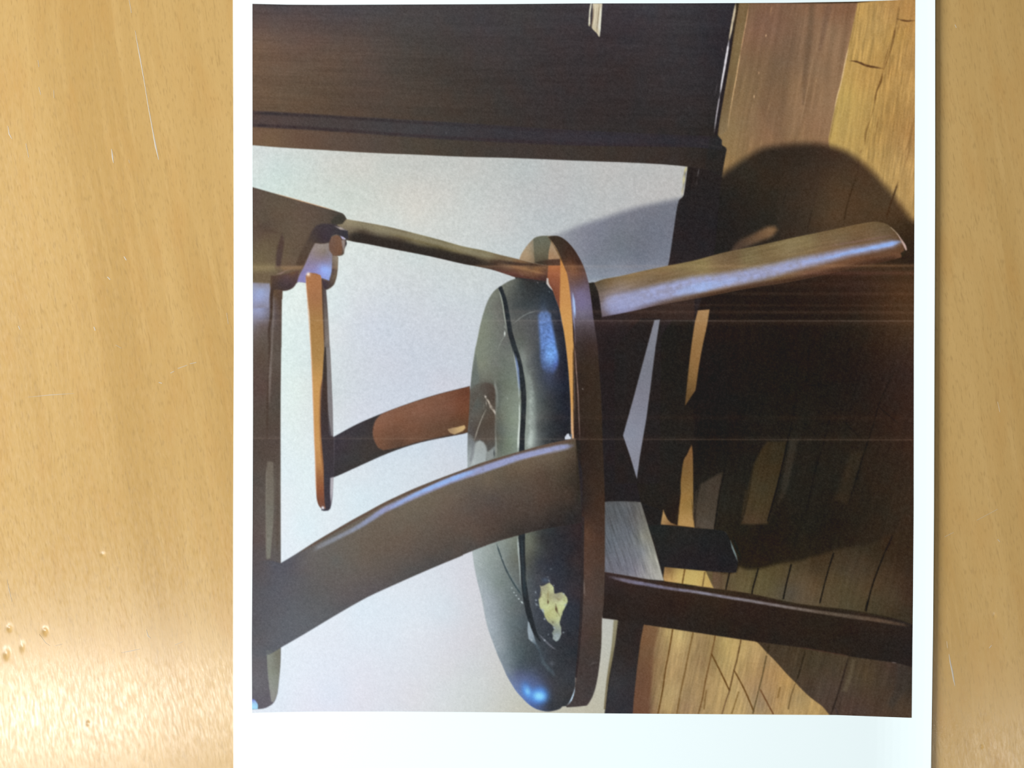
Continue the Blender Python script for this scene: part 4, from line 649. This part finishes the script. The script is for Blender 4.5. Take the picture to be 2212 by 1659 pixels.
# ============================ materials ============================
def wood_material(name, base, light, dark):
    m, nt, p = new_mat(name); L = nt.links.new
    tc = node(nt, 'ShaderNodeTexCoord')
    # warp so that the figure drifts and bends a little, and leans by about nine degrees
    mp = node(nt, 'ShaderNodeMapping'); mp.inputs['Rotation'].default_value = (0, 0, math.radians(-9)); L(tc.outputs['Object'], mp.inputs[0])
    wn = node(nt, 'ShaderNodeTexNoise'); wn.inputs['Scale'].default_value = 9; wn.inputs['Detail'].default_value = 1; L(mp.outputs[0], wn.inputs[0])
    wa = node(nt, 'ShaderNodeVectorMath', operation='MULTIPLY_ADD'); L(wn.outputs['Color'], wa.inputs[0]); wa.inputs[1].default_value = (.012, 0, 0); L(mp.outputs[0], wa.inputs[2])
    def stretched(sx, sy, detail, rough=.5):
        a = node(nt, 'ShaderNodeMapping'); a.inputs['Scale'].default_value = (sx, sy, 1); L(wa.outputs[0], a.inputs[0])
        n = node(nt, 'ShaderNodeTexNoise'); n.inputs['Scale'].default_value = 1; n.inputs['Detail'].default_value = detail; n.inputs['Roughness'].default_value = rough
        L(a.outputs[0], n.inputs[0]); return n.outputs['Fac']
    def ramp(v, a, b, c0, c1):
        r = node(nt, 'ShaderNodeMapRange'); L(v, r.inputs[0]); r.inputs[1].default_value = a; r.inputs[2].default_value = b; r.inputs[3].default_value = c0; r.inputs[4].default_value = c1
        return r.outputs[0]
    def mix(f, a, b):
        x = node(nt, 'ShaderNodeMix', data_type='RGBA')
        L(f, x.inputs[0])
        for i, q in ((6, a), (7, b)):
            if isinstance(q, tuple): x.inputs[i].default_value = (*q, 1)
            else: L(q, x.inputs[i])
        return x.outputs[2]
    broad = ramp(stretched(60, 5, 2), .35, .65, 0, .7)
    c = mix(broad, base, light)
    band = ramp(stretched(420, 20, 2), .52, .7, 0, .6)
    c = mix(band, c, light)
    pores = ramp(stretched(2300, 420, 1.5), .56, .72, 0, .42)
    c = mix(pores, c, dark)
    flecks = ramp(stretched(1100, 130, 2), .60, .76, 0, .35)
    c = mix(flecks, c, dark)
    warm = ramp(stretched(150, 40, 2), .50, .75, 0, .3)
    c = mix(warm, c, (base[0] * 1.02, base[1] * .86, base[2] * .68))
    rays = ramp(stretched(1100, 260, 2), .25, .42, .28, 0)
    c = mix(rays, c, light)
    L(c, p.inputs['Base Color'])
    ro = ramp(stretched(1500, 380, 3), .3, .7, .17, .29); L(ro, p.inputs['Roughness'])
    bp = node(nt, 'ShaderNodeBump'); bp.inputs['Strength'].default_value = .08; bp.inputs['Distance'].default_value = .00012
    L(stretched(2300, 520, 2), bp.inputs['Height']); L(bp.outputs[0], p.inputs['Normal'])
    p.inputs['Specular IOR Level'].default_value = .5
    return m

OAK = wood_material('varnished_oak', (.425, .270, .094), (.50, .333, .130), (.30, .19, .07))
mp_, nt_, pp_ = new_mat('paper_white'); pp_.inputs['Base Color'].default_value = (.73, .84, .88, 1); pp_.inputs['Roughness'].default_value = .85; pp_.inputs['Specular IOR Level'].default_value = .1
PAPER = mp_
m, nt, p = new_mat('printed_ink'); p.inputs['Roughness'].default_value = .7; p.inputs['Specular IOR Level'].default_value = INK_SPEC
at = node(nt, 'ShaderNodeVertexColor'); at.layer_name = 'ink'; nt.links.new(at.outputs[0], p.inputs['Base Color'])
INK = m
m, nt, p = new_mat('floor_tiles'); p.inputs['Base Color'].default_value = (.32, .31, .29, 1); p.inputs['Roughness'].default_value = .6
ns = node(nt, 'ShaderNodeTexNoise'); ns.inputs['Scale'].default_value = 40; rr = node(nt, 'ShaderNodeMapRange'); nt.links.new(ns.outputs['Fac'], rr.inputs[0]); rr.inputs[3].default_value = .45; rr.inputs[4].default_value = .7
nt.links.new(rr.outputs[0], p.inputs['Roughness']); VINYL = m
m, nt, p = new_mat('scratch_grey'); p.inputs['Base Color'].default_value = (.44, .40, .34, 1); p.inputs['Roughness'].default_value = .6
ns = node(nt, 'ShaderNodeTexNoise'); ns.inputs['Scale'].default_value = 900; cr = node(nt, 'ShaderNodeMix', data_type='RGBA'); nt.links.new(ns.outputs['Fac'], cr.inputs[0])
cr.inputs[6].default_value = (.36, .31, .24, 1); cr.inputs[7].default_value = (.52, .50, .46, 1); nt.links.new(cr.outputs[2], p.inputs['Base Color']); SCR = m

# ============================ room floor ============================
V, F = [], []; box(V, F, -3, 3, -3, 3, -.05, 0)
fl = mesh_obj('floor', V, F, VINYL); fl['kind'] = 'structure'
m, nt, p = new_mat('wall_paint'); p.inputs['Roughness'].default_value = .9
ns = node(nt, 'ShaderNodeTexNoise'); ns.inputs['Scale'].default_value = 3; cr = node(nt, 'ShaderNodeMix', data_type='RGBA'); nt.links.new(ns.outputs['Fac'], cr.inputs[0])
cr.inputs[6].default_value = (.62, .61, .58, 1); cr.inputs[7].default_value = (.66, .65, .62, 1); nt.links.new(cr.outputs[2], p.inputs['Base Color']); PAINT = m
for nm, (a, c, d_, e) in dict(wall_left=(-3.1, -3, -3.1, 3.1), wall_right=(3, 3.1, -3.1, 3.1), wall_back=(-3, 3, 3, 3.1), wall_front=(-3, 3, -3.1, -3)).items():
    V, F = [], []; box(V, F, a, c, d_, e, 0, 2.7); w_ = mesh_obj(nm, V, F, PAINT); w_['kind'] = 'structure'

# ============================ table ============================
def root(name, loc, label, cat):
    o = bpy.data.objects.new(name, None); COL.objects.link(o); o.location = loc; o['label'] = label; o['category'] = cat; return o
table = root('wooden_table', (0, 0, 0), 'pale varnished wooden table with fine grain, a few scratches and small dents', 'table')
# small dents in the varnish: x, y, half width, half height (pixels), depth (m)
DENTS = [(20, 1357, 6, 8, .00032), (97, 1363, 7, 9, .00040), (48, 1397, 6, 12, .00026), (13.5, 1412, 8, 13, .00040), (222, 1198, 6, 6, .00030), (190, 1563, 5, 7, .0002), (2148, 1330, 4.5, 7, .0002), (2120, 1613, 4, 5, .00018)]
TX0, TX1, TY0, TY1 = -.62, .62, -.42, .42
def axis(a, b, cs, sgn):
    s = set(np.round(np.linspace(a, b, 41), 6))
    for c, h in cs:
        for k in np.linspace(-1.7, 1.7, 19): s.add(round(c + k * h, 6))
    s = sorted(s); out = [s[0]]
    for v in s[1:]:
        if v - out[-1] > 1.0e-5: out.append(v)
    return np.array(out)
gx = axis(TX0, TX1, [(wx(d[0]), d[2] * PX) for d in DENTS], 1); gy = axis(TY0, TY1, [(wy(d[1]), d[3] * PX) for d in DENTS], 1)
GX, GY = np.meshgrid(gx, gy); GZ = np.zeros_like(GX)
for dx, dy, hw, hh, dep in DENTS:
    r2 = ((GX - wx(dx)) / (hw * PX)) ** 2 + ((GY - wy(dy)) / (hh * PX)) ** 2
    GZ -= .36 * dep * np.exp(-r2 * 1.6)
nx, ny = len(gx), len(gy)
V = [(x, y, TZ + z) for x, y, z in zip(GX.ravel(), GY.ravel(), GZ.ravel())]
F = [(j * nx + i, j * nx + i + 1, (j + 1) * nx + i + 1, (j + 1) * nx + i) for j in range(ny - 1) for i in range(nx - 1)]
rim = [i for i in range(nx)] + [j * nx + nx - 1 for j in range(1, ny)] + [(ny - 1) * nx + i for i in range(nx - 2, -1, -1)] + [j * nx for j in range(ny - 2, 0, -1)]
b = len(V)
for k in rim: V.append((V[k][0], V[k][1], TZ - .024))
for k in range(len(rim)):
    k2 = (k + 1) % len(rim); F.append((rim[k2], rim[k], b + k, b + k2))
F.append(tuple(b + k for k in range(len(rim) - 1, -1, -1)))
top = mesh_obj('tabletop', V, F, OAK, table, smooth=True)
top.data.polygons.foreach_set('use_smooth', [i < (nx - 1) * (ny - 1) for i in range(len(top.data.polygons))])
for sx in (-1, 1):
    for sy in (-1, 1):
        x, y = sx * .55, sy * .35; V, F = [], []; nb = 0
        for z, h in ((TZ - .024, .027), (.4, .024), (0, .018)):
            for a, c in ((-1, -1), (1, -1), (1, 1), (-1, 1)): V.append((x + a * h, y + c * h, z))
        for r in range(2):
            for q in range(4): F.append((r * 4 + q, (r + 1) * 4 + q, (r + 1) * 4 + (q + 1) % 4, r * 4 + (q + 1) % 4))
        F += [(0, 1, 2, 3), (11, 10, 9, 8)]
        mesh_obj('leg', V, F, OAK, table)
V, F = [], []; box(V, F, -.52, .52, -.36, -.34, TZ - .09, TZ - .024); mesh_obj('apron', V, F, OAK, table)
V, F = [], []; box(V, F, -.52, .52, .34, .36, TZ - .09, TZ - .024); mesh_obj('apron', V, F, OAK, table)
V, F = [], []; box(V, F, -.56, -.54, -.32, .32, TZ - .09, TZ - .024); mesh_obj('apron', V, F, OAK, table)
V, F = [], []; box(V, F, .54, .56, -.32, .32, TZ - .09, TZ - .024); mesh_obj('apron', V, F, OAK, table)
# scratches: slivers of lifted varnish, each a thin tapered ridge
def scratch(P, w):
    P = np.array(P, float); n = len(P); V, F = [], []
    for i in range(n):
        t = P[min(i + 1, n - 1)] - P[max(i - 1, 0)]; t /= np.hypot(*t); nrm = np.array((-t[1], t[0]))
        k = w[i] if hasattr(w, '__len__') else w * math.sin(math.pi * (i + .35) / (n - .3))
        for s_, z in ((-.5, 0), (0, 3.5e-5), (.5, 0)):
            q = P[i] + nrm * s_ * max(k, .3); V.append((wx(q[0]), wy(q[1]), TZ + z + .4e-5))
    for i in range(n - 1):
        for s_ in (0, 1): F.append((i * 3 + s_, i * 3 + s_ + 1, (i + 1) * 3 + s_ + 1, (i + 1) * 3 + s_))
    mesh_obj('scratch', V, F, SCR, table)
for P, w in (([(292, 66), (296, 90), (302, 122), (308, 155), (314, 190), (319, 222), (325, 255), (331, 288), (336, 315), (343, 345)], [.8, 1.4, 2.2, 1.8, 1.4, 1.6, 1.8, 2.2, 3.4, 1.2]), ([(279, 0), (284, 28)], [1, 1]),
             ([(241, 322), (243, 338), (245, 352)], 3), ([(17, 272), (20, 290), (26, 300)], 2.2), ([(56, 310), (62, 340)], 1.6), ([(84, 188), (88, 205)], 1.6), ([(82, 130), (84, 145)], 1.5), ([(116, 195), (117, 212)], 1.4), ([(278, 345), (280, 352)], 1.2),
             ([(2050, 1413), (2053, 1432), (2057, 1450), (2060, 1468), (2063, 1482)], 3.4), ([(2045, 1385), (2047, 1400)], 1), ([(2137, 1400), (2142, 1394)], 2), ([(60, 858), (110, 853), (160, 850)], 1.2), ([(368, 806), (376, 802)], 2), ([(384, 796), (404, 789)], 1.8), ([(410, 786), (424, 783)], 2), ([(343, 826), (350, 828)], 2.6), ([(232, 598), (238, 604)], 3), ([(268, 554), (273, 562)], 3), ([(203, 706), (206, 714)], 3), ([(40, 704), (43, 712)], 2.4), ([(2155, 1100), (2110, 1124)], 1), ([(2060, 1150), (2040, 1160)], 1),
             ([(250, 745), (262, 752)], 1.2), ([(490, 676), (493, 700)], 1.2), ([(2155, 868), (2160, 890)], 1), ([(262, 1410), (283, 1406), (302, 1402)], 1.3), ([(316, 1360), (320, 1374), (326, 1379)], 1.8), ([(2155, 1165), (2160, 1170)], 2.2),
             ([(15, 1252), (20, 1275), (26, 1300)], 1.3), ([(85, 1370), (98, 1388), (108, 1395)], 1), ([(120, 1395), (135, 1391)], 1), ([(378, 1393), (395, 1386)], 1.1), ([(2063, 53), (2066, 60)], 2)):
    scratch(P, w)

# ============================ the sheet of paper ============================
sheet = root('printed_photograph', (0, 0, TZ), 'white sheet of paper on the table, printed with a sideways photograph of a chair', 'print')
def paper_x(y):                                  # left and right edge of the sheet
    return np.interp(y, [-40, 0, 375, 750, 1125, 1500, 2100], [503, 503, 504.5, 505, 503.6, 503.4, 506]), np.interp(y, [-40, 0, 400, 800, 1100, 1360, 1659, 2100], [2020, 2020, 2020, 2018.5, 2017.5, 2015.5, 2011, 2004])
def lift(x): return .00012 + .0014 * np.clip((np.asarray(x, float) - 1880) / 138, 0, 1.1) ** 2      # right edge curls up off the table
def place(x, y, dz=0.):
    z = lift(x) + dz; k = 1 - z / CAMH            # size on the raised sheet
    return wx(x) * k, wy(y) * k, z
NXP, NYP = 90, 60; V = []
for layer in (0, -.00010):
    for j in range(NYP + 1):
        y = -36 + j * (2100 + 36) / NYP; a, c = paper_x(y)
        for i in range(NXP + 1):
            u = i / NXP; x = a + (c - a) * u; V.append(place(x, y, layer))
N1 = (NXP + 1) * (NYP + 1); F = []
for j in range(NYP):
    for i in range(NXP):
        q = j * (NXP + 1) + i; F.append((q, q + NXP + 1, q + NXP + 2, q + 1)); F.append((N1 + q, N1 + q + 1, N1 + q + NXP + 2, N1 + q + NXP + 1))
ring = [i for i in range(NXP + 1)] + [j * (NXP + 1) + NXP for j in range(1, NYP + 1)] + [NYP * (NXP + 1) + i for i in range(NXP - 1, -1, -1)] + [j * (NXP + 1) for j in range(NYP - 1, 0, -1)]
for k in range(len(ring)):
    a, c = ring[k], ring[(k + 1) % len(ring)]; F.append((a, c, N1 + c, N1 + a))
mesh_obj('paper_sheet', V, F, PAPER, sheet, smooth=False)

# ============================ the printed picture ============================
IMG, LAB = paint()
STEP = 1.62
NX, NY = int(1430 / STEP), int(1534 / STEP)
u = np.linspace(0, 1, NX + 1)[None, :]; v = np.linspace(0, 1, NY + 1)[:, None]
x0 = 545 + 1431 * u
yt = np.interp(x0, [545, 620, 700, 900, 1100, 1250, 1500, 1700, 1850, 1978], [8.2, 10, 10.4, 9.6, 8.8, 7.4, 7, 6, 3.4, -1.5])
yb = np.interp(x0, [545, 600, 700, 845, 1060, 1300, 1500, 1812, 1970], [1540, 1538.3, 1537, 1537, 1538.6, 1541, 1542.5, 1544.6, 1550.5])
PYY = yt + v * (yb - yt)
xl = np.interp(PYY, [0, 375, 750, 900, 1125, 1400, 1540], [545.2, 545.4, 546.4, 546.4, 545.6, 544, 544.6]); xr = np.interp(PYY, [0, 375, 600, 750, 1100, 1300, 1400, 1550], [1977.2, 1975.5, 1974.6, 1973.9, 1973.6, 1972, 1970.8, 1969.4])
PXX = xl + u * (xr - xl)
def sample(A, X, Y):
    fx = np.clip(X - X0, 0, CW - 1.01); fy = np.clip(Y - Y0, 0, CH - 1.01); i = fx.astype(int); j = fy.astype(int); a = (fx - i)[..., None]; b = (fy - j)[..., None]
    return (A[j, i] * (1 - a) + A[j, i + 1] * a) * (1 - b) + (A[j + 1, i] * (1 - a) + A[j + 1, i + 1] * a) * b
# the picture is first a wanted tone on the sheet under the room's light; ink reflectance = tone / light on the sheet
def light_on_sheet(X, Y):
    a = (X - 1106) / 1106; b = (Y - 829.5) / 829.5
    return np.stack([E0[k][0] + E0[k][1] * a + E0[k][2] * b + E0[k][3] * a * a + E0[k][4] * b * b + E0[k][5] * a * b + E0[k][6] * np.clip((X - 1880) / 138, 0, None) for k in range(3)], -1)
TONE = lin(np.clip(sample(IMG, PXX, PYY), 0, 1))
REF = np.clip((TONE - VEIL) / light_on_sheet(PXX, PYY), .004, .93) if not FLAT_TEST else np.full(TONE.shape, FLAT_TEST)
px_, py_, pz_ = place(PXX, PYY, .00003)
VCO = np.stack([px_, py_, pz_], -1).reshape(-1, 3)
INKC = np.concatenate([REF, np.ones(REF.shape[:2] + (1,))], -1).reshape(-1, 4).astype(np.float32)
cx = np.clip(((PXX[:-1, :-1] + PXX[1:, 1:]) / 2 - X0).astype(int), 0, CW - 1); cy = np.clip(((PYY[:-1, :-1] + PYY[1:, 1:]) / 2 - Y0).astype(int), 0, CH - 1)
CELL = LAB[cy, cx]
jj, ii = np.mgrid[0:NY, 0:NX]; q = jj * (NX + 1) + ii
QUAD = np.stack([q, q + NX + 1, q + NX + 2, q + 1], -1)
def ink_piece(name, mask, parent, label=None):
    f = QUAD[mask]; used, inv = np.unique(f.ravel(), return_inverse=True)
    me = bpy.data.meshes.new(name); me.vertices.add(len(used)); me.vertices.foreach_set('co', VCO[used].astype(np.float32).ravel())
    me.loops.add(len(inv)); me.loops.foreach_set('vertex_index', inv.astype(np.int32).ravel())
    me.polygons.add(len(f)); me.polygons.foreach_set('loop_start', np.arange(0, len(inv), 4, dtype=np.int32))
    me.update(calc_edges=True)
    ca = me.color_attributes.new('ink', 'FLOAT_COLOR', 'POINT'); ca.data.foreach_set('color', INKC[used].ravel())
    me.materials.append(INK)
    o = bpy.data.objects.new(name, me); COL.objects.link(o); o.parent = parent
    if label: o['label'] = label
    return o
def is_(*k): return np.isin(CELL, k)
ink_piece('printed_wall', is_(WALL), sheet, 'printed white wall with the chair\'s grey shadow')
ink_piece('printed_floor', is_(FLOOR), sheet, 'printed wooden floor, golden planks and dark shadow')
d = ink_piece('printed_cabinet_door', is_(DOOR), sheet, 'printed dark brown wooden door')
ink_piece('printed_door_pull', is_(KNOB), d, 'printed cream metal pull')
ink_piece('printed_baseboard', is_(FRAME), sheet, 'printed dark door frame and skirting board')
ch = ink_piece('printed_chair', is_(RAIL), sheet, 'printed seat hoop of the chair, dark brown wood')
ink_piece('seat_cushion', is_(CUSH), ch, 'printed worn black leather seat cushion')
ink_piece('cushion_piping', is_(PIPING), ch, 'printed black piping')
ink_piece('foam_tear', is_(FOAM), ch, 'printed tear showing yellow foam')
ink_piece('seat_ring', is_(RING), ch, 'printed orange brown inner edge of the seat hoop')
ink_piece('armrest', is_(ARM_F), ch, 'printed broad curved arm with a blue gleam')
ink_piece('armrest', is_(ARM_B), ch, 'printed far arm in reddish brown wood')
ink_piece('backrest', is_(BACK), ch, 'printed brown wooden back block')
ink_piece('top_rail', is_(BAND), ch, 'printed dark rail along the left border')
ink_piece('back_slat', is_(SLAT), ch, 'printed thin orange slat')
ink_piece('spindle', is_(ROD), ch, 'printed olive brown spindle')
ink_piece('leg', is_(LEG_R), ch, 'printed thick round leg with a bluish gleam')
ink_piece('leg', is_(LEG_S), ch, 'printed short dark leg')
ink_piece('leg', is_(LEG_F), ch, 'printed long dark leg running to the right')
ink_piece('stretcher', is_(STRETCH), ch, 'printed grey rail block')
